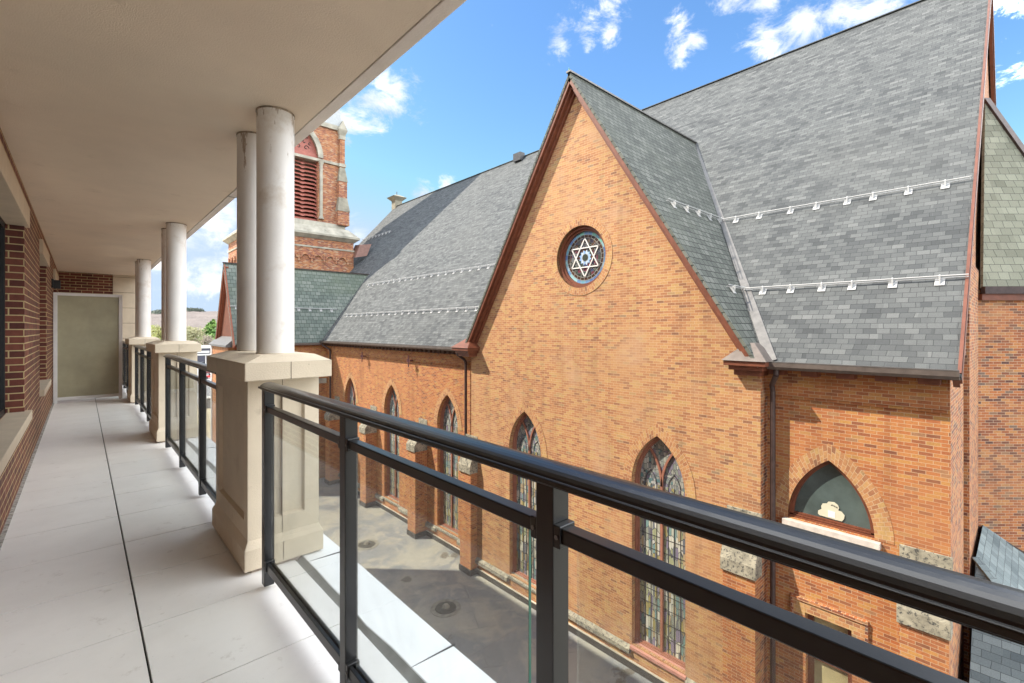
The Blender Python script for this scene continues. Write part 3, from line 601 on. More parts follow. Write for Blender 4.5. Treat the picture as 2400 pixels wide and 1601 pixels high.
# railings
def railing(y0, y1, posts, label):
    t = thing('balcony_railing', label, 'railing', (.74, y0, F0), 'black glass railings between the pedestals')
    m = M()
    pr = [(.703, -.319), (.703, -.309), (.708, -.3065), (.711, -.309), (.714, -.304), (.720, -.2985), (.728, -.2940), (.737, -.2908), (.747, -.2888), (.757, -.2880), (.768, -.2888), (.777, -.292), (.783, -.298), (.786, -.305), (.786, -.319), (.775, -.320), (.775, -.326), (.714, -.326), (.714, -.320)]
    m.prism([(a, y0, b) for a, b in pr], (0, y1 - y0, 0)); m.build('top_rail', m_rail, t, .0015, 1)
    ps = sorted(posts)
    for y in ps: M().box(.72, .77, y, y + .05, F0 + .022, -.325).build('post', m_rail, t, .002)
    for a, b in zip(ps[:-1], ps[1:]):
        m = M().box(.727, .763, a + .05, b, -.443, -.411); m.build('mid_rail', m_rail, t, .003)
        m = M().box(.727, .742, a + .05, b, -1.292, -1.248); m.box(.750, .763, a + .05, b, -1.292, -1.248); m.box(.741, .751, a + .05, b, -1.292, -1.262); m.build('bottom_rail', m_rail, t, .0015, 1)
        M().box(.7425, .7495, a + .095, b - .045, -1.262, -.430).build('glass_panel', m_glass, t)
        M().box(.7423, .7497, a + .0938, a + .0951, -1.255, -.442).build('glass_edge', m_gedge, t)
        for yy, s in ((a + .05, 1), (b, -1)):
            for z0, z1 in ((-.452, -.405), (-1.30, -1.240)):
                k = M(); q0, q1 = sorted((yy, yy + s * .018)); k.box(.721, .769, q0, q1, z0, z1); k.build('bracket', m_rail, t, .002)
                k2 = M(); k2.tube((.7205, (q0 + q1) / 2, (z0 + z1) / 2), (.7185, (q0 + q1) / 2, (z0 + z1) / 2), .005, 8); k2.build('screw', m_flash, t)
    return t
railing(-3.6, 2.80, [2.744, 1.702, .66, -.38, -1.42, -2.46, -3.5], 'nearest black metal railing with glass panels in the foreground')
railing(3.9, 6.80, [6.74, 5.68, 4.62, 3.92], 'black glass railing between the nearest and second pedestals')
railing(8.1, 11.05, [10.98, 9.92, 8.86, 8.12], 'black glass railing between the second and farthest pedestals')
railing(12.3, 15.3, [15.2, 14.2, 13.2, 12.32], 'short black railing behind the privacy screen')

# ---------------------------------------------------------------- flat roof between the buildings
t = thing('flat_roof', 'stained grey and tan flat roof between balcony and church', 'roof', (6, 10, RZ))
M().box(1.0, 14.0, -6, 29.4, RZ - .5, RZ).build('deck', m_flat, t)
M().box(1.0, 14.0, -6.1, 29.5, GZ, RZ - .5).build('wall', m_dbrick, t)
def drain(x, y, label, g=None):
    t = thing('roof_drain', label, 'drain', (x, y, RZ), 'round roof drains'); m = M(); n = 28
    m.tube((x, y, RZ - .1), (x, y, RZ + .03), .40, n, .34); m.build('gravel_ring', plain('drain_gravel', (.075, .07, .055), .95, var=.7, scale=30, b=1, bs=25), t)
    m = M(); m.tube((x, y, RZ - .1), (x, y, RZ + .012), .52, n, .50); m.build('collar', plain('drain_collar', (.24, .225, .18), .9, var=.3), t)
    m = M()
    for k in range(10): a = k * pi / 5; m.tube((x + .13 * cos(a), y + .13 * sin(a), RZ + .03), (x + .05 * cos(a), y + .05 * sin(a), RZ + .14), .014, 6)
    m.tube((x, y, RZ + .03), (x, y, RZ + .12), .08, 12, .05); m.build('strainer', plain('strainer_metal', (.35, .32, .25), .8), t)
drain(8.86, 12.9, 'round roof drain on the shaded part, nearer the camera'); drain(8.98, 18.98, 'round roof drain on the sunlit part, farther away')

# ---------------------------------------------------------------- church
CH = thing('church', 'large orange brick church with steep grey roofs and a tower', 'church', (11, 12, RZ))
KR = 1.1056
def rz(x): return -.72 + KR * (x - 11)
def arc_pts(yc, a, z0, R, off=0, n=14):
    """pointed arch outline from right foot (yc+a) over the apex to left foot; y,z pairs"""
    cz = z0; ro = R + off; cx = R - a
    amax = math.acos(cx / ro); L = []
    for i in range(n + 1):
        th = amax * i / n; L.append((yc - cx + ro * cos(th), cz + ro * sin(th)))
    return L + [(2 * yc - p[0], p[1]) for p in reversed(L[:-1])]
def radius(a, rise): return (a * a + rise * rise) / (2 * a)
def arch_ring(parent, X, yc, a, z0, rise, w, prot=.016, legs=0, name='arch_surround', hood=True):
    R = radius(a, rise); li = arc_pts(yc, a, z0, R, .0, 18); lo = arc_pts(yc, a, z0, R, w, 18)
    m = M(); s = 0; x = X - prot
    if legs: li = [(li[0][0], z0 - legs)] + li + [(li[-1][0], z0 - legs)]; lo = [(lo[0][0], z0 - legs)] + lo + [(lo[-1][0], z0 - legs)]
    for i in range(len(li) - 1):
        d = (Vector(lo[i + 1]) - Vector(lo[i])).length * .85 + .0
        m.poly([(x, *li[i]), (x, *li[i + 1]), (x, *lo[i + 1]), (x, *lo[i])], [(0, s), (0, s + d), (w, s + d), (w, s)])
        m.poly([(x, *lo[i]), (x, *lo[i + 1]), (X + .01, *lo[i + 1]), (X + .01, *lo[i])], [(w, s), (w, s + d), (w + prot, s + d), (w + prot, s)])
        s += d
    return m.build(name, m_arch, parent, normals=False)
def lancet(X, yc, a, zb, zs, rise, sillmat=None, plain_glass=False):
    """tall stained glass window: frame > glass, mullion"""
    R = radius(a, rise); out = arc_pts(yc, a, zs, R, 0); out = [(yc + a, zb)] + out + [(yc - a, zb)]
    w = .09; inn = arc_pts(yc, a, zs, R, -w); inn = [(yc + a - w, zb + w)] + inn + [(yc - a + w, zb + w)]
    # inner loop of same length
    x0 = X + .20; fm = M()
    fm.strip([(x0, *p) for p in out], [(x0, *p) for p in inn], closed=True); fm.strip([(x0, *p) for p in inn], [(x0 + .07, *p) for p in inn], closed=True)
    w2 = .045; mid = arc_pts(yc, a, zs, R, -.05); mid = [(yc + a - .05, zb + .05)] + mid + [(yc - a + .05, zb + .05)]
    fm.strip([(x0 - .05, *p) for p in out], [(x0 - .05, *p) for p in mid], closed=True); fm.strip([(x0 - .05, *p) for p in mid], [(x0, *p) for p in mid], closed=True)
    f = fm.build('stained_window', m_mullion if not plain_glass else m_brown, CH, normals=False)
    f['label'] = 'tall stained glass lancet window in red brown frame'
    gx = x0 + .06
    M().holed([[(p[0], p[1]) for p in inn if p[1] <= zs + .01] if False else [(yc + a - w, zb + w), (yc + a - w, zs), (yc - a + w, zs), (yc - a + w, zb + w)]], lambda p, q: (gx, p, q)).build('glass', m_st, f)
    M().holed([[p for p in inn[1:-1]]], lambda p, q: (gx, p, q)).build('tracery_glass', m_st2, f)
    mu = M(); ai = a - w; gx2 = gx - .035
    mu.bar((gx2, yc, zb + w), (gx2, yc, zs), .065, (0, 1, 0), .06)
    # Y tracery : two sub-arcs springing from the mullion
    Ri = R - w; cx = R - a
    for sgn in (1, -1):
        prev = (gx2, yc, zs)
        for i in range(1, 12):
            th = i * .085; c0 = yc + sgn * Ri; p = (gx2, c0 - sgn * Ri * cos(th), zs + Ri * sin(th))
            # inside main arch?
            if sqrt((abs(p[1] - yc) + cx) ** 2 + (p[2] - zs) ** 2) > Ri: break
            mu.bar(prev, p, .055, (0, cos(th), 0) if False else (0, p[2] - prev[2], -(p[1] - prev[1])), .05); prev = p
    mu.build('mullion', m_mullion, f)
    ld = M(); sub = ai / 2
    for sgn in (1, -1):
        yy = yc + sgn * ai / 2
        for dz in (-.35, 0):
            pass
        for q in (1, -1):
            prev = None
            for i in range(0, 9):
                th = i * .12; r2 = ai * .62; p = (gx - .006, yy + q * (sub * .48) - q * (r2 * (1 - cos(th))), zs + .02 + r2 * sin(th))
                if prev: ld.bar(prev, p, .022, (0, p[2] - prev[2], -(p[1] - prev[1])), .014)
                prev = p
        for i in range(1, 12):
            z = zb + w + (zs - zb) * i / 12
            ld.bar((gx - .005, yy - sub * .95, z), (gx - .005, yy + sub * .95, z), .012, (0, 0, 1), .012)
        for k in (-1, 0, 1): ld.bar((gx - .005, yy + k * sub * .5, zb + w), (gx - .005, yy + k * sub * .5, zs), .012, (0, 1, 0), .012)
    ld.build('lead_lines', m_leadd, f)
    # sloping sill
    if sillmat: M().prism([(X - .06, yc - a - .03, zb - .13), (X - .06, yc - a - .03, zb - .05), (x0, yc - a - .03, zb + .03), (x0, yc - a - .03, zb - .13)], (0, 2 * a + .06, 0)).build('window_sill', sillmat, CH)
    return f
A_, RISE, ZS, ZB = .765, 1.36, -4.12, -8.52
RR = radius(A_, RISE)
def win_hole(yc): L = arc_pts(yc, A_, ZS, RR, 0); return [(yc + A_, ZB)] + L + [(yc - A_, ZB)]
def wall_x(name, X, outline, holes, mat, depth=.32, parent=CH):
    m = M().holed([outline] + holes, lambda a, b: (X, a, b))
    for h in holes: m.strip([(X, *p) for p in h], [(X + depth, *p) for p in h], closed=True)
    return m.build(name, mat, parent, normals=False)
gw = [6.43, 11.37]; nw = [16.48, 21.33, 26.2]
rose_c, rose_r = (8.98, 2.17), .93
rose = [(rose_c[0] + rose_r * cos(i * pi / 24), rose_c[1] + rose_r * sin(i * pi / 24)) for i in range(48)]
GL, GRt = 14.32, 3.92
wall_x('gable_wall', 11.0, [(GRt, GZ), (GL, GZ), (GL, -.75), (9.13, 7.42), (GRt, -.75)], [win_hole(y) for y in gw] + [rose], m_gable)
M().box(11.35, 11.6, GRt + .003, GL - .003, GZ, -.9).build('wall_core', m_black, CH)
M().poly([(11, GRt, GZ), (11.6, GRt, GZ), (11.6, GRt, -.6), (11, GRt, -.6)]).poly([(11, GL, GZ), (11.6, GL, GZ), (11.6, GL, -.6), (11, GL, -.6)]).build('gable_return', m_dbrick, CH, normals=False)
HC, HA, HZ = 2.74, .765, -4.10; HR = radius(HA, 1.39)
half = arc_pts(HC, HA, HZ, HR)
rect = [(2.34, -9.0), (3.16, -9.0), (3.16, -6.03), (2.34, -6.03)]
wall_x('nave_wall', 11.4, [(.89, GZ), (GRt, GZ), (GRt, -.55), (.89, -.55)], [half, rect], m_brick)
wall_x('nave_wall', 11.4, [(GL, GZ), (29.6, GZ), (29.6, -.55), (GL, -.55)], [win_hole(y) for y in nw], m_brick)
M().box(11.75, 11.9, .95, 29.5, GZ, -.9).build('wall_core', m_black, CH)
for y in gw: lancet(11.0, y, A_, ZB, ZS, RISE, m_pink if y < 9 else m_stone); arch_ring(CH, 11.0, y, A_, ZS, RISE, .27)
for y in nw: lancet(11.4, y, A_, ZB, ZS, RISE, m_stone); arch_ring(CH, 11.4, y, A_, ZS, RISE, .27)
arch_ring(CH, 11.4, HC, HA, HZ, 1.39, .30, prot=.010)
# raised brick table under the eaves with corbel bottom
for y0, y1 in ((.89, GRt), (GL, 29.6)):
    M().box(11.33, 11.41, y0 + .002, y1 - .002, -1.44, -.58).box(11.36, 11.41, y0 + .002, y1 - .002, -1.50, -1.44).build('corbel_table', m_brick, CH)
y = GL + .3; m_dent = plain('dentil_dark', (.10, .06, .045), .9)
while y < 29.5: M().box(11.17, 11.34, y, y + .17, -1.02, -.86).build('dentil', m_dent, CH); y += .36
y = 1.0
while y < 3.8:
    M().box(11.08, 11.34, y, y + .30, -.98, -.80).build('rafter_block', m_brown, CH, .004); y += .62
# water table ledge and base flashing
def course(X, y0, y1, skip, gapw=.62):
    segs = []; cur = y0
    for s_ in sorted(skip):
        segs.append((cur, s_ - A_ - .03)); cur = s_ + A_ + .03
    segs.append((cur, y1))
    for a, b in segs:
        M().prism([(X - .10, a, -8.78), (X - .10, a, -8.66), (X + .01, a, -8.56), (X + .01, a, -8.78)], (0, b - a, 0)).build('water_table', m_stone, CH)
course(11.0, GRt, GL, gw); course(11.4, GL, 29.6, nw)
M().box(10.96, 11.02, GRt, GL, RZ, RZ + .20).box(11.36, 11.42, GL, 29.5, RZ, RZ + .20).build('base_flashing', m_dark, CH)
M().box(10.945, 11.02, GRt, GL, RZ + .20, RZ + .225).box(11.345, 11.42, GL, 29.5, RZ + .20, RZ + .225).build('flashing_strip', m_stonel, CH)
# buttresses
def buttress(X, xf, y0, y1, ztop=-4.05, zf=-5.12, zl=-5.40, zbot=RZ, lbl=None):
    b = part_empty('buttress', CH)
    M().box(xf + .06, X + .01, y0, y1, zbot if zbot > RZ - .1 else GZ, zl).build('pier', m_brick, b)
    M().prism([(xf, y0 - .03, zl), (xf, y0 - .03, zf), (X - .02, y0 - .03, ztop - .22), (X - .02, y0 - .03, ztop), (X + .01, y0 - .03, ztop), (X + .01, y0 - .03, zl)], (0, y1 - y0 + .06, 0)).build('cap', m_stone, b, .012)
    M().box(xf + .03, X, y0 - .03, y1 + .03, RZ, RZ + .22).build('base_flashing', m_dark, b)
buttress(11.0, 10.63, 3.92, 4.62); buttress(11.0, 10.63, 13.95, 14.62)
for y in (18.07, 22.95, 27.75): buttress(11.4, 10.74, y, y + .66)
buttress(11.4, 11.08, .89, 1.57, zbot=GZ)
# rose window
f = M(); n = 48
def ring(m, r0, r1, x, uvs=1):
    la = [(x, rose_c[0] + r0 * cos(i * 2 * pi / n), rose_c[1] + r0 * sin(i * 2 * pi / n)) for i in range(n)]
    lb = [(x, rose_c[0] + r1 * cos(i * 2 * pi / n), rose_c[1] + r1 * sin(i * 2 * pi / n)) for i in range(n)]
    q = 2 * pi * (r0 + r1) / 2 / n
    m.strip(la, lb, lambda i: [(i * q, .1), ((i + 1) * q, .1), ((i + 1) * q, .9), (i * q, .9)], closed=True); return la, lb
la, lb = ring(f, .93, .85, 11.10); lc = [(11.17, *p[1:]) for p in lb]; f.strip(lb, lc, closed=True); f.strip(la, [(11.0, *p[1:]) for p in la], closed=True)
l1, l2 = ring(f, .85, .79, 11.17); l3 = [(11.25, *p[1:]) for p in l2]; f.strip(l2, l3, closed=True)
rw = f.build('rose_window', m_brown, CH, normals=False); rw['label'] = 'round stained glass window with a white six pointed star'
m = M(); ring(m, .69, .80, 11.24); m.build('blue_ring', m_blue, rw, normals=False)
m = M(); ring(m, .60, .69, 11.238); m.build('brown_ring', m_brn, rw, normals=False)
m = M(); m.poly([(11.242, rose_c[0] + .6 * cos(i * 2 * pi / n), rose_c[1] + .6 * sin(i * 2 * pi / n)) for i in range(n)]); m.build('glass', m_st3, rw)
m = M(); m.poly([(11.232, rose_c[0] + (.24 if i % 2 else .18) * cos(i * 2 * pi / 24), rose_c[1] + (.24 if i % 2 else .18) * sin(i * 2 * pi / 24)) for i in range(24)]); m.build('blue_flower', tiles('pale_blue_glass', [(.3, .45, .65), (.2, .35, .6), (.45, .55, .7)], .08), rw)
m = M(); m.poly([(11.226, rose_c[0] + .105 * cos(i * 2 * pi / 24), rose_c[1] + .105 * sin(i * 2 * pi / 24)) for i in range(24)]); m.build('centre_roundel', plain('dark_roundel', (.05, .06, .05), .2), rw)
m = M()
for k0 in (0, 1):
    pts = [(11.215, rose_c[0] + .585 * sin(pi * k0 + q * 2 * pi / 3), rose_c[1] + .585 * cos(pi * k0 + q * 2 * pi / 3)) for q in range(3)]
    for q in range(3):
        a, b = Vector(pts[q]), Vector(pts[(q + 1) % 3]); dd = (b - a).normalized(); m.bar(a - dd * .012, b + dd * .012, .034, Vector((1, 0, 0)).cross(dd), .02 + .004 * k0)
m.build('star', m_lead, rw)
m = M()
for r0, w_ in ((.60, .012), (.69, .012), (.80, .014), (.42, .008), (.115, .012)): ring(m, r0 - w_ / 2, r0 + w_ / 2, 11.229)
for k in range(24):
    a = k * pi / 12 + .13; m.bar((11.233, rose_c[0] + .26 * cos(a), rose_c[1] + .26 * sin(a)), (11.233, rose_c[0] + .6 * cos(a + .1 * (-1) ** k), rose_c[1] + .6 * sin(a + .1 * (-1) ** k)), .008, (0, -sin(a), cos(a)), .006)
m.build('lead_lines', plain('lead_grey', (.30, .30, .27), .5), rw, normals=False)
m = M(); la = []; s = 0
for i in range(n):
    a0, a1 = i * 2 * pi / n, (i + 1) * 2 * pi / n; q = 2 * pi * 1.0 / n
    P = lambda r, a, x=10.985: (x, rose_c[0] + r * cos(a), rose_c[1] + r * sin(a))
    m.poly([P(.935, a0), P(.935, a1), P(1.16, a1), P(1.16, a0)], [(0, i * q), (0, i * q + q), (.2, i * q + q), (.2, i * q)]); m.poly([P(1.16, a0), P(1.16, a1), P(1.16, a1, 11.01), P(1.16, a0, 11.01)])
m.build('brick_ring', m_arch, CH, normals=False)
# half window
f = M(); hi = arc_pts(HC, HA, HZ, HR, -.075); ho_ = half
hi2 = [(HC + HA - .075, HZ + .10)] + [p for p in hi if p[1] > HZ + .12] + [(HC - HA + .075, HZ + .10)]
f.strip([(11.50, *p) for p in ho_], [(11.50, *p) for p in hi]); f.strip([(11.50, *p) for p in hi], [(11.60, *p) for p in hi]); f.strip([(11.40, *p) for p in ho_], [(11.5, *p) for p in ho_])
f.box(11.47, 11.60, HC - HA, HC + HA, HZ - .02, HZ + .035); f.box(11.50, 11.60, HC - HA, HC + HA, HZ + .045, HZ + .075); f.box(11.53, 11.60, HC - HA, HC + HA, HZ + .083, HZ + .11)
hw = f.build('arched_window', m_brown, CH, normals=False); hw['label'] = 'short pointed window with plain dark glass'
M().holed([hi], lambda a, b: (11.58, a, b)).build('glass', m_hglass, hw)
M().box(11.28, 11.56, HC - HA - .10, HC + HA + .08, HZ - .16, HZ - .02).build('window_sill', m_sill, CH, .01)
# paper cut-out standing in the half window
t = thing('paper_cutout', 'cream bush shaped paper cutout with dark marks in the arched window', 'paper', (11.57, 2.6, -3.9)); pc = M(); hull = [(2.976, -3.918), (2.969, -3.853), (2.908, -3.805), (2.915, -3.745), (2.888, -3.683), (2.815, -3.663), (2.782, -3.615), (2.678, -3.602), (2.613, -3.646), (2.594, -3.701), (2.613, -3.752), (2.549, -3.765), (2.499, -3.825), (2.511, -3.905), (2.549, -3.962), (2.678, -3.962), (2.808, -3.955), (2.942, -3.947)]
pc.prism([(11.560, p[0], p[1]) for p in hull], (.006, 0, 0)); pc.build('card', m_paper, t)
M().box(11.555, 11.5595, 2.665, 2.79, -3.935, -3.80).build('white_note', m_white, t)
mk = M()
for k in range(6):
    y = 2.735 - k * .021; z = -3.68 - .008 * abs(k - 1); mk.bar((11.557, y, z), (11.557, y - .006, z + .022), .006, (0, 1, 0), .003)
    mk.bar((11.557, y - .010, z), (11.557, y - .010 + (.006 if k % 2 else -.003), z + .022), .005, (0, 1, 0), .003)
mk.build('dark_marks', m_black, t)
# rectangular window low down
f = M()
for b in ((2.34, 2.44), (3.06, 3.16)): f.box(11.55, 11.66, b[0], b[1], -9, -6.03)
f.box(11.55, 11.66, 2.44, 3.06, -6.13, -6.03); f.box(11.57, 11.66, 2.44, 3.06, -7.05, -6.95)
rf = f.build('sash_window', m_brown, CH); M().poly([(11.64, 2.44, -9), (11.64, 3.06, -9), (11.64, 3.06, -6.13), (11.64, 2.44, -6.13)]).build('blind', plain('tan_blind', (.36, .31, .17), .5, var=.25, scale=1.5), rf)
M().box(11.36, 11.42, 2.12, 2.34, -6.24, -5.80).box(11.36, 11.42, 3.16, 3.38, -6.24, -5.80).box(11.36, 11.42, 2.34, 3.16, -6.03, -5.80).build('window_head', m_arch, CH)
hm_ = M().box(11.33, 11.41, 2.07, 3.43, -5.80, -5.74).box(11.34, 11.41, 2.07, 2.12, -6.27, -5.80).box(11.34, 11.41, 3.38, 3.43, -6.27, -5.80); hm_.build('hood_mould', m_dbrick, CH)

# roofs
m = M(); Y0, Y1 = .72, 41.1
def slab(m, pts, th, nrm):
    n = Vector(nrm).normalized() * -th; m.prism(pts, tuple(n)); return m
XR = 22.37; ZR = rz(XR)
slab(m, [(10.93, Y0, rz(10.93)), (XR, Y0, ZR), (XR, Y1, ZR), (10.93, Y1, rz(10.93)), (10.93, 14.44, rz(10.93)), (18.3, 9.13, rz(18.3)), (10.93, 3.82, rz(10.93))], .09, (-KR, 0, 1)); m.build('nave_roof', m_roof, CH)
m = M(); slab(m, [(2 * XR - 10.93, Y0, rz(10.93)), (XR, Y0, ZR), (XR, Y1, ZR), (2 * XR - 10.93, Y1, rz(10.93))], .09, (KR, 0, 1)); m.build('far_nave_roof', m_roof, CH)
M().bar((XR, Y0, ZR + .0), (XR, Y1, ZR + .0), .2, (1, 0, 0), .03).build('ridge_cap', m_roof, CH)
M().box(XR - .55, XR - .12, 23.0, 23.7, ZR - .38, ZR + .16).build('ridge_vent', m_leadd, CH)
# nave end walls
for yy, nm in ((.89, 'end_gable_wall'), (40.9, 'far_gable_wall')):
    M().poly([(11.4, yy, GZ), (33.3, yy, GZ), (33.3, yy, -.5), (XR, yy, ZR - .2), (11.4, yy, -.5)]).build(nm, m_dbrick, CH)
# gable trim (rake boards) at the near end
for s_ in (-1, 1):
    a = Vector((XR, 0, ZR - .10)); b = Vector((XR + s_ * 11.35, 0, rz(11.02) - .10)); dirn = (b - a).normalized(); up = Vector((0, 1, 0)).cross(dirn).normalized(); up = up if up.z > 0 else -up
    for (yo, th, w, off) in ((.745, .05, .30, -.06), (.80, .09, .20, -.22)):
        M().bar(a + up * off + Vector((0, yo, 0)), b + up * off + Vector((0, yo, 0)), w, up, th).build('rake_board', m_brown, CH)
# second end pier near apse
M().box(14.05, 17.2, .80, .9, GZ, 1.5).build('end_pier', m_dbrick, CH)
M().prism([(11.42, .85, -.55), (14.0, .85, -.55), (16.9, .85, 1.2), (16.9, .85, 5.2), (11.3, .85, -.75)], (0, .04, 0)).build('end_brickwork', m_dbrick, CH)
# transept roof
ZT = 7.62; YT = 9.13; k2 = (ZT + .78) / (YT - 3.82); YE = 2 * YT - 3.82
def tz(y): return ZT - k2 * abs(y - YT)
for s_ in (1, -1):
    ye = YT - s_ * (YT - 3.82); m = M()
    slab(m, [(10.66, ye, -.78), (10.66, YT, ZT), (18.55, YT, ZT), (10.96, ye, -.78)], .07, (0, -s_ * k2, 1)); m.build('transept_roof', m_slate, CH)
M().bar((10.62, YT, ZT + .02), (18.6, YT, ZT + .02), .16, (0, 1, 0), .05).build('ridge_cap', m_flash, CH)
M().tube((10.66, YT, ZT), (10.66, YT, ZT + .14), .03, 8, .01).build('finial', plain('verdigris', (.12, .3, .2), .7), CH)
for s_ in (1, -1):
    a = Vector((0, YT, ZT - .16)); b = Vector((0, YT - s_ * (YT - 4.05), tz(4.05) - .16)); dn = (b - a).normalized(); up = Vector((1, 0, 0)).cross(dn).normalized(); up = up if up.z > 0 else -up
    for X0, th, w, off in ((10.72, .07, .16, 0.0), (10.84, .12, .13, -.08), (10.95, .09, .11, -.16)):
        a2 = Vector((X0, YT, ZT - .16 + off * 1.8)); b2 = b + up * off; b2.x = X0
        M().bar(a2, b2, w, up, th).build('rake_board', m_brown, CH, .004)
# kneelers at the gable feet
for yc, s_ in ((4.08, 1), (14.3, -1)):
    k = part_empty('kneeler', CH)
    mm = M(); q = .04 if s_ > 0 else 0; xo = .2 if s_ > 0 else 0
    mm.box(10.62 + xo, 11.3, yc - .34 + q * 3, yc + .34, -1.02, -.90).box(10.52 + xo, 11.3, yc - .42 + q * 3, yc + .42, -.90, -.80).box(10.44 + xo, 11.3, yc - .50 + q * 3, yc + .50, -.80, -.69)
    mm.build('moulding', m_brown, k, .006)
    M().frustum((10.40 + xo, 11.3, yc - .54 + q * 3, yc + .54), -.69, (10.95, 11.2, yc - .05 , yc + .12), -.30).build('cap', m_brown if s_ < 0 else m_gutter, k, .004)
# valley flashing
va = Vector((10.97, 3.80, -.72)); vb = Vector((18.5, YT, 7.58)); nrm = Vector((-KR, 0, 1)).normalized()
def flash(a, b, off, w, name='valley_flashing', mat=m_flash, nrm=nrm):
    m = M(); d = (b - a).normalized(); sd_ = d.cross(nrm).normalized(); p = [a + nrm * .012, b + nrm * .012, b + nrm * .012 + sd_ * w * .3, a + nrm * .012 + sd_ * w]; p2 = [q - nrm * .03 for q in p]
    m.add(p + p2, [(0, 1, 2, 3), (7, 6, 5, 4), (0, 4, 5, 1), (1, 5, 6, 2), (2, 6, 7, 3), (3, 7, 4, 0)]); return m.build(name, mat, CH)
flash(va, vb, 0, .22)
# gutters
def gutter(y0, y1, X=10.86):
    pr = [(X, -.70), (X - .0, -.80), (X + .05, -.86), (X + .22, -.86), (X + .22, -.74), (X + .19, -.74), (X + .19, -.82), (X + .06, -.82), (X + .03, -.78), (X + .03, -.70)]
    M().prism([(a, y0, b) for a, b in pr], (0, y1 - y0, 0)).build('gutter', m_gutter, CH)
    M().bar((X + .012, y0, -.695), (X + .012, y1, -.695), .035, (1, 0, 0), .02).build('gutter_lip', m_flash, CH)
    M().box(X + .2, 11.35, y0, y1, -.88, -.84).build('soffit_board', m_brown, CH)
gutter(.74, 3.75); gutter(14.85, 29.5)
def downpipe(y, x=11.22, y_out=None, xo=10.98):
    p = [(xo, y_out if y_out else y, -.84), (xo, y_out if y_out else y, -.98), (x - .05, y + .0, -1.22), (x, y, -1.35), (x, y, RZ + .05)]
    M().path(p, .055, 12).build('downspout', m_bronze, CH)
downpipe(3.74, 11.2, 3.60); downpipe(14.98, 11.24, 15.2); downpipe(28.75, 11.24, 29.3)
# iron wall ties
for y in (19.2, 24.07):
    tie = M(); x = 11.10
    tie.box(x, x + .03, y - .03, y + .03, -1.75, -1.20).box(x, x + .03, y - .14, y + .14, -1.50, -1.38).tube((x + .02, y, -1.44), (11.42, y, -1.44), .035, 8)
    tie.build('wall_tie', m_iron, CH)
# snow guards
def guard(p0, p1, n, nrm, s0=None, both=True, sc=1.0):
    p0, p1, nrm = Vector(p0), Vector(p1), Vector(nrm).normalized(); d = (p1 - p0).normalized(); dn = nrm.cross(d).normalized(); dn = dn if dn.z < 0 else -dn
    g = M(); g.tube(p0 + nrm * .055, p1 + nrm * .055, .012 * sc, 8); g.tube(p0 + nrm * .115, p1 + nrm * .115, .012 * sc, 8)
    o = g.build('snow_guard', m_snow, CH)
    L = (p1 - p0).length
    for k in range(n):
        q = p0 + d * (L * (k + .5) / n if s0 is None else s0[k]); b = M()
        b.bar(q + dn * -.02, q + dn * .19, .15, d, .012) if False else b.prism([q + d * .075 + dn * -.03 + nrm * .012, q - d * .075 + dn * -.03 + nrm * .012, q - d * .075 + dn * .165 + nrm * .012, q + d * .075 + dn * .165 + nrm * .012], tuple(nrm * .012))
        b.prism([q + dn * .14 + nrm * .02 - d * .012, q - dn * .02 + nrm * .02 - d * .012, q - dn * .02 + nrm * .135 - d * .012, q + dn * .015 + nrm * .135 - d * .012], tuple(d * .024))
        b.build('bracket', m_snow, o)
NR = (-KR, 0, 1)
xa = 14.66; guard((xa, .80, rz(xa)), (xa, 6.30, rz(xa)), 8, NR, [5.1 - .0, 4.44, 3.62, 2.99, 2.30, 1.76, 1.08, .43])
xb = 12.53; guard((xb, .72, rz(xb)), (xb, 4.85, rz(xb)), 6, NR, [3.67, 3.05, 2.41, 1.84, 1.14, .41])
guard((14.36, 16.9 - .7, rz(14.36)), (14.36, 30.3, rz(14.36)), 20, NR); guard((12.45, 15.4, rz(12.45)), (12.45, 29.3, rz(12.45)), 20, NR); guard((19.0, 35.5, rz(19)), (19.0, 41, rz(19)), 9, NR)
ya, yb = 6.46, 4.96; guard((11.45, ya, tz(ya)), (15.0, ya, tz(ya)), 5, (0, -k2, 1)); guard((11.62, yb, tz(yb)), (13.0, yb, tz(yb)), 2, (0, -k2, 1))
# second transept
ZT2, YT2, YE2 = 3.92, 31.9, 29.45; k3 = (ZT2 + .86) / (YT2 - YE2); XF = 6.4
for s_ in (1, -1):
    ye = YT2 - s_ * (YT2 - YE2); m = M(); slab(m, [(XF - .25, ye, -.86), (XF - .25, YT2, ZT2), (15.25, YT2, ZT2), (10.9, ye, -.86)], .07, (0, -s_ * k3, 1)); m.build('porch_roof', m_green, CH)
M().bar((XF - .28, YT2, ZT2 + .02), (15.3, YT2, ZT2 + .02), .16, (0, 1, 0), .05).build('ridge_cap', m_bronze, CH)
M().prism([(XF, 34.2, GZ), (XF, 29.6, GZ), (XF, 29.6, -.95), (XF, YT2, ZT2 - .2), (XF, 34.2, -.95)], (.3, 0, 0)).build('porch_gable_wall', plain('painted_gable_boards', (.14, .040, .015), .7, var=.15), CH)
M().box(XF + .3, 11.45, 29.6, 29.9, GZ, -.75).build('porch_side_wall', m_brick, CH); M().box(XF + .3, 11.4, 33.9, 34.2, GZ, -.75).build('porch_side_wall', m_brick, CH)
m_red = plain('red_rake_paint', (.25, .075, .035), .6, var=.1)
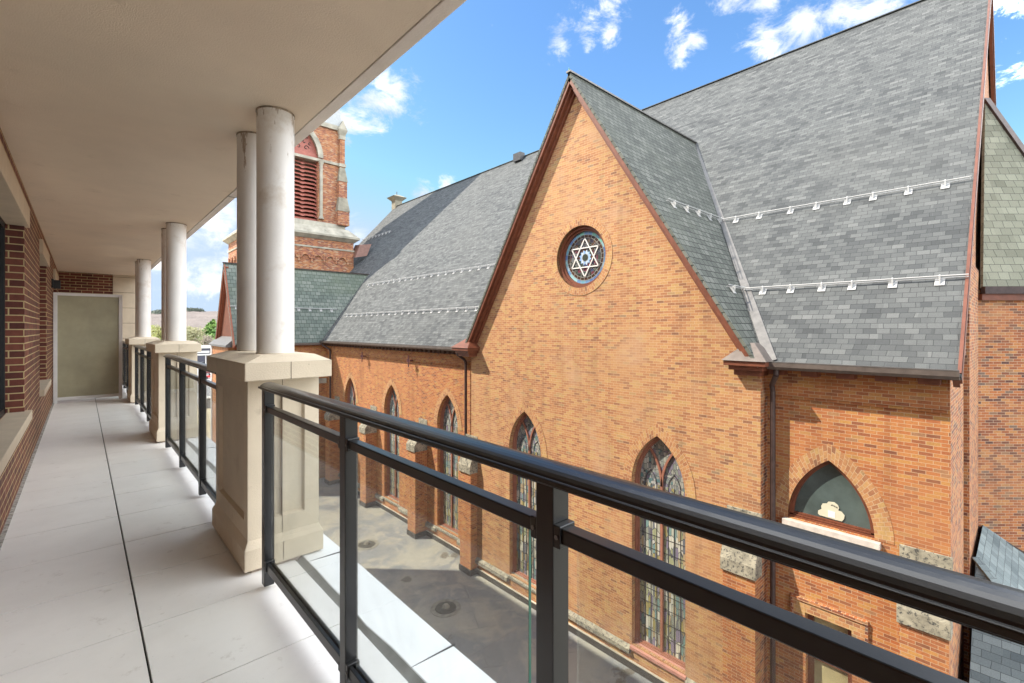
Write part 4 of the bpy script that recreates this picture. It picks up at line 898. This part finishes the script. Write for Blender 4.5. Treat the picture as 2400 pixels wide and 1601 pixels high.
for s_ in (1, -1):
    a = Vector((0, YT2, ZT2 - .16)); b = Vector((0, YT2 - s_ * (YT2 - YE2), -.86 - .14)); dn = (b - a).normalized(); up = Vector((1, 0, 0)).cross(dn).normalized(); up = up if up.z > 0 else -up
    for X0, th, w, off in ((XF - .2, .07, .26, 0.0), (XF - .08, .14, .22, -.12)):
        a2 = a + up * off; b2 = b + up * off; a2.x = b2.x = X0; M().bar(a2, b2, w, up, th).build('rake_board', m_red, CH)
M().prism([(XF - .55, 29.75, -1.0), (XF - .55, 29.75, -.9), (XF - .01, 29.75, -.42), (XF - .01, 29.75, -1.0)], (0, 4.7, 0)).build('pent_roof', m_flash, CH)
M().box(XF - .4, XF - .01, 29.95, 34.15, GZ, -1.0).build('pent_wall', m_brick, CH)
M().box(XF - .45, XF - .2, 34.16, 34.4, GZ, -1.0).build('corner_post', m_white, CH)
m = M(); m.prism([(XF - .1, YE2 + .04, -.82), (XF - .1, YE2 - .14, -.82), (XF - .1, YE2 - .14, -.94), (XF - .1, YE2 + .1, -.98)], (11.0 - XF, 0, 0)); m.build('gutter', m_gutter, CH)
M().box(8.6, 11.3, 29.52, 29.61, -3.35, -3.05).build('stone_band', m_stonel, CH)
yg = 30.55; guard((XF - .2, yg, ZT2 - k3 * (YT2 - yg)), (12.35, yg, ZT2 - k3 * (YT2 - yg)), 9, (0, -k3, 1))
va2 = Vector((10.97, YE2, -.72)); vb2 = Vector((15.3, YT2, 4.02)); flash(va2, vb2, 0, .3)
# tower
TW = part_empty('tower', CH); TX0, TX1, TY0, TY1 = 8.8, 16.1, 36.4, 43.7
M().box(TX0, TX1, TY0, TY1, GZ, 6.95).build('shaft', m_tower, TW)
for (a, b, c_, d_, z0, z1) in ((TX0 - .05, TX1 + .05, TY0 - .05, TY1 + .05, 6.2, 6.32),): M().box(a, b, c_, d_, z0, z1).build('string_course', m_stonel, TW)
M().frustum((TX0 - .05, TX1 + .05, TY0 - .05, TY1 + .05), 6.9, (TX0 - .35, TX1 + .35, TY0 - .35, TY1 + .35), 7.15).box(TX0 - .38, TX1 + .38, TY0 - .38, TY1 + .38, 7.15, 7.3).frustum((TX0 - .36, TX1 + .36, TY0 - .36, TY1 + .36), 7.3, (TX0 + .3, TX1 - .3, TY0 + .3, TY1 - .3), 7.95).build('cornice', m_stonel, TW)
ar = M()
for k in range(7):
    cx = 9.55 + k * .93
    for i in range(10):
        a0, a1 = pi * i / 10, pi * (i + 1) / 10
        ar.prism([(cx + .27 * cos(a0), TY0 - .0, 5.35 + .27 * sin(a0)), (cx + .27 * cos(a1), TY0, 5.35 + .27 * sin(a1)), (cx + .40 * cos(a1), TY0, 5.35 + .40 * sin(a1)), (cx + .40 * cos(a0), TY0, 5.35 + .40 * sin(a0))], (0, -.12, 0))
        ar.prism([(TX0, TY0 - 28 + 28 + .75 + k * .93 + .27 * cos(a0), 5.35 + .27 * sin(a0)), (TX0, TY0 + .75 + k * .93 + .27 * cos(a1), 5.35 + .27 * sin(a1)), (TX0, TY0 + .75 + k * .93 + .40 * cos(a1), 5.35 + .40 * sin(a1)), (TX0, TY0 + .75 + k * .93 + .40 * cos(a0), 5.35 + .40 * sin(a0))], (-.12, 0, 0))
    ar.box(cx + .40, cx + .53, TY0 - .12, TY0, 5.1, 5.7)
    ar.box(TX0 - .12, TX0, TY0 + .75 + k * .93 + .40, TY0 + .75 + k * .93 + .53, 5.1, 5.7)
ar.build('arcade', m_tower, TW)
BX0, BX1, BY0, BY1 = 9.5, 15.4, 37.1, 43.0
def belfry_face(plane):
    c_, hw_, zb_, zs_, rs = 12.45 if plane == 'y' else 40.05, 1.1, 8.35, 13.35, 2.0
    R = radius(hw_, rs); L = [(c_ + hw_, zb_)] + arc_pts(c_, hw_, zs_, R) + [(c_ - hw_, zb_)]
    e0, e1 = (BX0, BX1) if plane == 'y' else (BY0, BY1)
    mp_ = (lambda a, b, d=0: (a, BY0 + d, b)) if plane == 'y' else (lambda a, b, d=0: (BX0 + d, a, b))
    m = M().holed([[(e0, 7.6), (e1, 7.6), (e1, 16.2), (e0, 16.2)], L], mp_); m.strip([mp_(*p) for p in L], [mp_(*p, .45) for p in L], closed=True); m.build('belfry_wall', m_tower, TW, normals=False)
    o = M(); li, lo = arc_pts(c_, hw_, zs_, R, 0), arc_pts(c_, hw_, zs_, R, .38); o.strip([mp_(*p, -.10) for p in li], [mp_(*p, -.10) for p in lo]); o.strip([mp_(*p, -.10) for p in lo], [mp_(*p, .01) for p in lo]); o.strip([mp_(*p, -.10) for p in li], [mp_(*p, .2) for p in li]); o.build('stone_arch', m_stonel, TW, normals=False)
    lv = M(); n = 16
    for k in range(n):
        z = zb_ + .1 + (zs_ - zb_ - .1) * k / n; h = (zs_ - zb_) / n * .62
        a = [mp_(c_ - hw_, z, .22), mp_(c_ + hw_, z, .22), mp_(c_ + hw_, z + h, .42), mp_(c_ - hw_, z + h, .42)]; lv.prism(a, tuple(Vector(mp_(0, 0, .05)) - Vector(mp_(0, 0, 0)) + Vector((0, 0, .02))))
        for q in range(3):
            cc = c_ - hw_ + hw_ * q; lv.prism([mp_(cc - .22, z - .00, .20), mp_(cc + .22, z - .0, .20), mp_(cc + .05, z - .09, .20), mp_(cc - .05, z - .09, .20)], tuple(Vector(mp_(0, 0, .05)) - Vector(mp_(0, 0, 0))))
    lv.build('louvre', m_louvre, TW)
    tp = M().holed([arc_pts(c_, hw_, zs_ + .2, R, -.02)], lambda a, b: mp_(a, b, .25)); tp.strip([mp_(c_ - hw_, zs_ - .1, .15), mp_(c_ + hw_, zs_ - .1, .15)], [mp_(c_ - hw_, zs_ + .28, .15), mp_(c_ + hw_, zs_ + .28, .15)]); tp.build('tympanum', m_louvre, TW)
    sc_ = M()
    for s_ in (-1, 1):
        for (oy, oz, r, t0, t1) in ((.30, .62, .20, 0, 5.2), (.55, .95, .13, 1, 5.5), (.16, 1.05, .12, 2, 6.5), (.3, 1.35, .1, 0, 5)):
            pr = None
            for i in range(14):
                a = t0 + (t1 - t0) * i / 13; rr = r * (1 - i / 20); p = mp_(c_ + s_ * (oy + rr * cos(a)), zs_ + oz + rr * sin(a), .235)
                if pr: sc_.tube(pr, p, .028, 5)
                pr = p
    sc_.build('scrollwork', m_dark, TW)
    for s_ in (-1, 1):
        cc = c_ + s_ * (hw_ + .22); cm = M(); cm.tube(mp_(cc, zb_ + .5, -.06), mp_(cc, zs_ - .55, -.06), .12, 12); cm.tube(mp_(cc, zs_ - .55, -.06), mp_(cc, zs_ - .2, -.06), .13, 12, .24); cm.tube(mp_(cc, zb_ + .5, -.06), mp_(cc, zb_ + .25, -.06), .13, 12, .22); cm.build('colonnette', m_stonel, TW)
    return mp_, c_
belfry_face('y'); belfry_face('x')
M().box(BX1 - .02, BX1, BY0, BY1, 7.6, 16.2).box(BX0, BX1, BY1 - .02, BY1, 7.6, 16.2).build('belfry_back_wall', m_tower, TW)
M().frustum((BX0 - .30, BX1 + .30, BY0 - .30, BY1 + .30), 7.7, (BX0 - .16, BX1 + .16, BY0 - .16, BY1 + .16), 8.35).build('belfry_base', m_stonel, TW)
M().box(BX0 + .75, BX1 - .75, BY0 - .035, BY0 + .1, 8.0, 8.0 + .01).build('ledge', m_stonel, TW)
for x in (BX0 + .0, BX1 - .0):
    y = BY0; cb = M(); cb.box(x - .46, x + .46, y - .46, y + .46, 8.3, 9.4); cb.box(x - .33, x + .33, y - .33, y + .33, 9.4, 11.9); cb.box(x - .2, x + .2, y - .2, y + .2, 11.9, 16.2); cb.build('corner_buttress', m_tower, TW)
    M().frustum((x - .50, x + .50, y - .50, y + .50), 9.4, (x - .335, x + .335, y - .335, y + .335), 10.5).build('weathering', m_stoned, TW)
    M().frustum((x - .37, x + .37, y - .37, y + .37), 11.8, (x - .205, x + .205, y - .205, y + .205), 12.95).build('weathering', m_stoned, TW)
    M().box(x - .27, x + .27, y - .27, y + .27, 13.0, 13.25).build('corner_band', m_stonel, TW)
    M().box(x - .24, x + .24, y - .24, y + .24, 15.2, 15.5).frustum((x - .22, x + .22, y - .22, y + .22), 15.5, (x - .38, x + .38, y - .38, y + .38), 15.95).prism([(x - .36, y - .36, 15.95), (x + .36, y - .36, 15.95), (x, y - .36, 16.7)], (0, .7, 0)).build('corner_capital', m_stonel, TW)
M().box(BX0 - .12, BX1 + .12, BY0 - .12, BY1 + .12, 13.05, 13.25).build('impost_band', m_stonel, TW)
M().box(BX0 - .15, BX1 + .15, BY0 - .15, BY1 + .15, 15.85, 16.2).build('top_cornice', m_stonel, TW)
M().frustum((BX0 - .1, BX1 + .1, BY0 - .1, BY1 + .1), 16.2, (12.35, 12.55, 39.95, 40.15), 37).build('spire', m_tin, TW)
# metal box between tower and roof
M().prism([(16.0, 35.9, 5.7), (16.9, 35.7, 5.9), (17.3, 35.7, 6.9), (16.4, 35.9, 6.75)], (0, .9, .1)).build('metal_hood', plain('copper_brown', (.24, .13, .10), .5, .3), CH)
# ridge chimney
t_ = part_empty('chimney', CH); x, y = XR + .1, 41.0
M().box(x - .36, x + .36, y - .36, y + .36, 10.4, 12.35).build('stack', m_stoned, t_); M().frustum((x - .36, x + .36, y - .36, y + .36), 12.35, (x - .72, x + .72, y - .7, y + .7), 12.7).frustum((x - .72, x + .72, y - .7, y + .7), 12.7, (x - .2, x + .2, y - .2, y + .2), 12.95).build('cap', m_stoned, t_)
M().tube((x, y, 12.95), (x, y, 13.3), .03, 6).build('spike', m_iron, t_)

# apse
e1 = Vector((.737, -.676, 0)); Ap = Vector((16.9, .8, 1.09)); Cn = Ap + e1 * 3.36; top = Vector((20.0, .8, 6.87)); Cn2 = Vector((2 * XR - Cn.x, Cn.y, Cn.z)); Ap2 = Vector((2 * XR - Ap.x, .8, 1.09)); top2 = Vector((2 * XR - 20, .8, 6.87))
AP = part_empty('apse', CH)
def z_(v, z): return (v.x, v.y, z)
m = M(); m.poly([z_(Ap, GZ), z_(Cn, GZ), z_(Cn, 1.0), z_(Ap, 1.0)]).poly([z_(Cn, GZ), z_(Cn2, GZ), z_(Cn2, 1.0), z_(Cn, 1.0)]).poly([z_(Cn2, GZ), z_(Ap2, GZ), z_(Ap2, 1.0), z_(Cn2, 1.0)]); m.build('apse_wall', m_dbrick, AP, normals=False)
n1 = Vector((-.676, -.737, 0)); ov = n1 * .12
def low(v, w): return Vector((v.x, v.y, v.z)) + w
m = M(); m.prism([low(Ap, ov), low(Cn, ov + Vector((.04, -.06, 0))), top], (.05, .06, -.05)); m.build('apse_roof', m_apse, AP)
m = M(); m.prism([low(Cn, Vector((-.03, -.12, 0))), low(Cn2, Vector((.03, -.12, 0))), top2, top], (0, .08, -.05)); m.build('apse_roof', m_apse, AP)
m = M(); m.prism([low(Cn2, Vector((.1, -.08, 0))), low(Ap2, Vector((.1, -.1, 0))), top2], (-.05, .06, -.05)); m.build('apse_roof', m_apse, AP)
M().bar(top + Vector((0, -.02, .04)), Cn + Vector((-.05, -.13, .05)), .16, e1, .08).build('hip_cap', m_bronze, AP)
M().bar(Ap + ov + Vector((0, 0, -.10)), Cn + ov + Vector((.04, -.06, -.10)), .18, (0, 0, 1), .12).build('eave_board', m_bronze, AP)
M().bar(Ap + n1 * .07 + e1 * -.02 + Vector((0, 0, -.27)), Cn + n1 * .07 + Vector((0, 0, -.27)), .16, (0, 0, 1), .10).build('eave_moulding', m_brown, AP)
# annex with hip roof
AN = part_empty('annex', CH); tp = Vector((14.4, .72, -5.0)); s3 = 1.0
def pA(x, y): return (x, y, tp.z - s3 * (tp.x - x))
ex = 11.6; m = M(); dn = tp.x - ex
m.prism([(tp.x, tp.y, tp.z), pA(ex, tp.y + .0), (ex, tp.y - dn, tp.z - s3 * dn)], (.0, 0, -.06)); m.build('annex_roof', m_annex, AN)
m = M(); m.prism([(tp.x, tp.y, tp.z), (ex, tp.y - dn, tp.z - s3 * dn), (24, tp.y - dn, tp.z - s3 * dn), (24, tp.y, tp.z)], (0, 0, -.06)); m.build('annex_roof', m_annex, AN)
M().box(ex + .3, 24, tp.y - dn + .3, tp.y - .1, GZ, tp.z - s3 * dn + .1).build('annex_wall', m_dbrick, AN)
M().bar(tp + Vector((.0, 0, .02)), Vector((ex, tp.y - dn, tp.z - s3 * dn + .02)), .16, (1, -1, 0), .03).build('hip_cap', m_annex, AN)
fa = Ap + n1 * .03; M().bar(Vector((fa.x - .4, fa.y + .37, -4.80)), Vector((fa.x + .737 * 3, fa.y - .676 * 3, -4.80 - 2.0)), .16, (0, 0, 1), .06).build('step_flashing', m_bronze, AN)
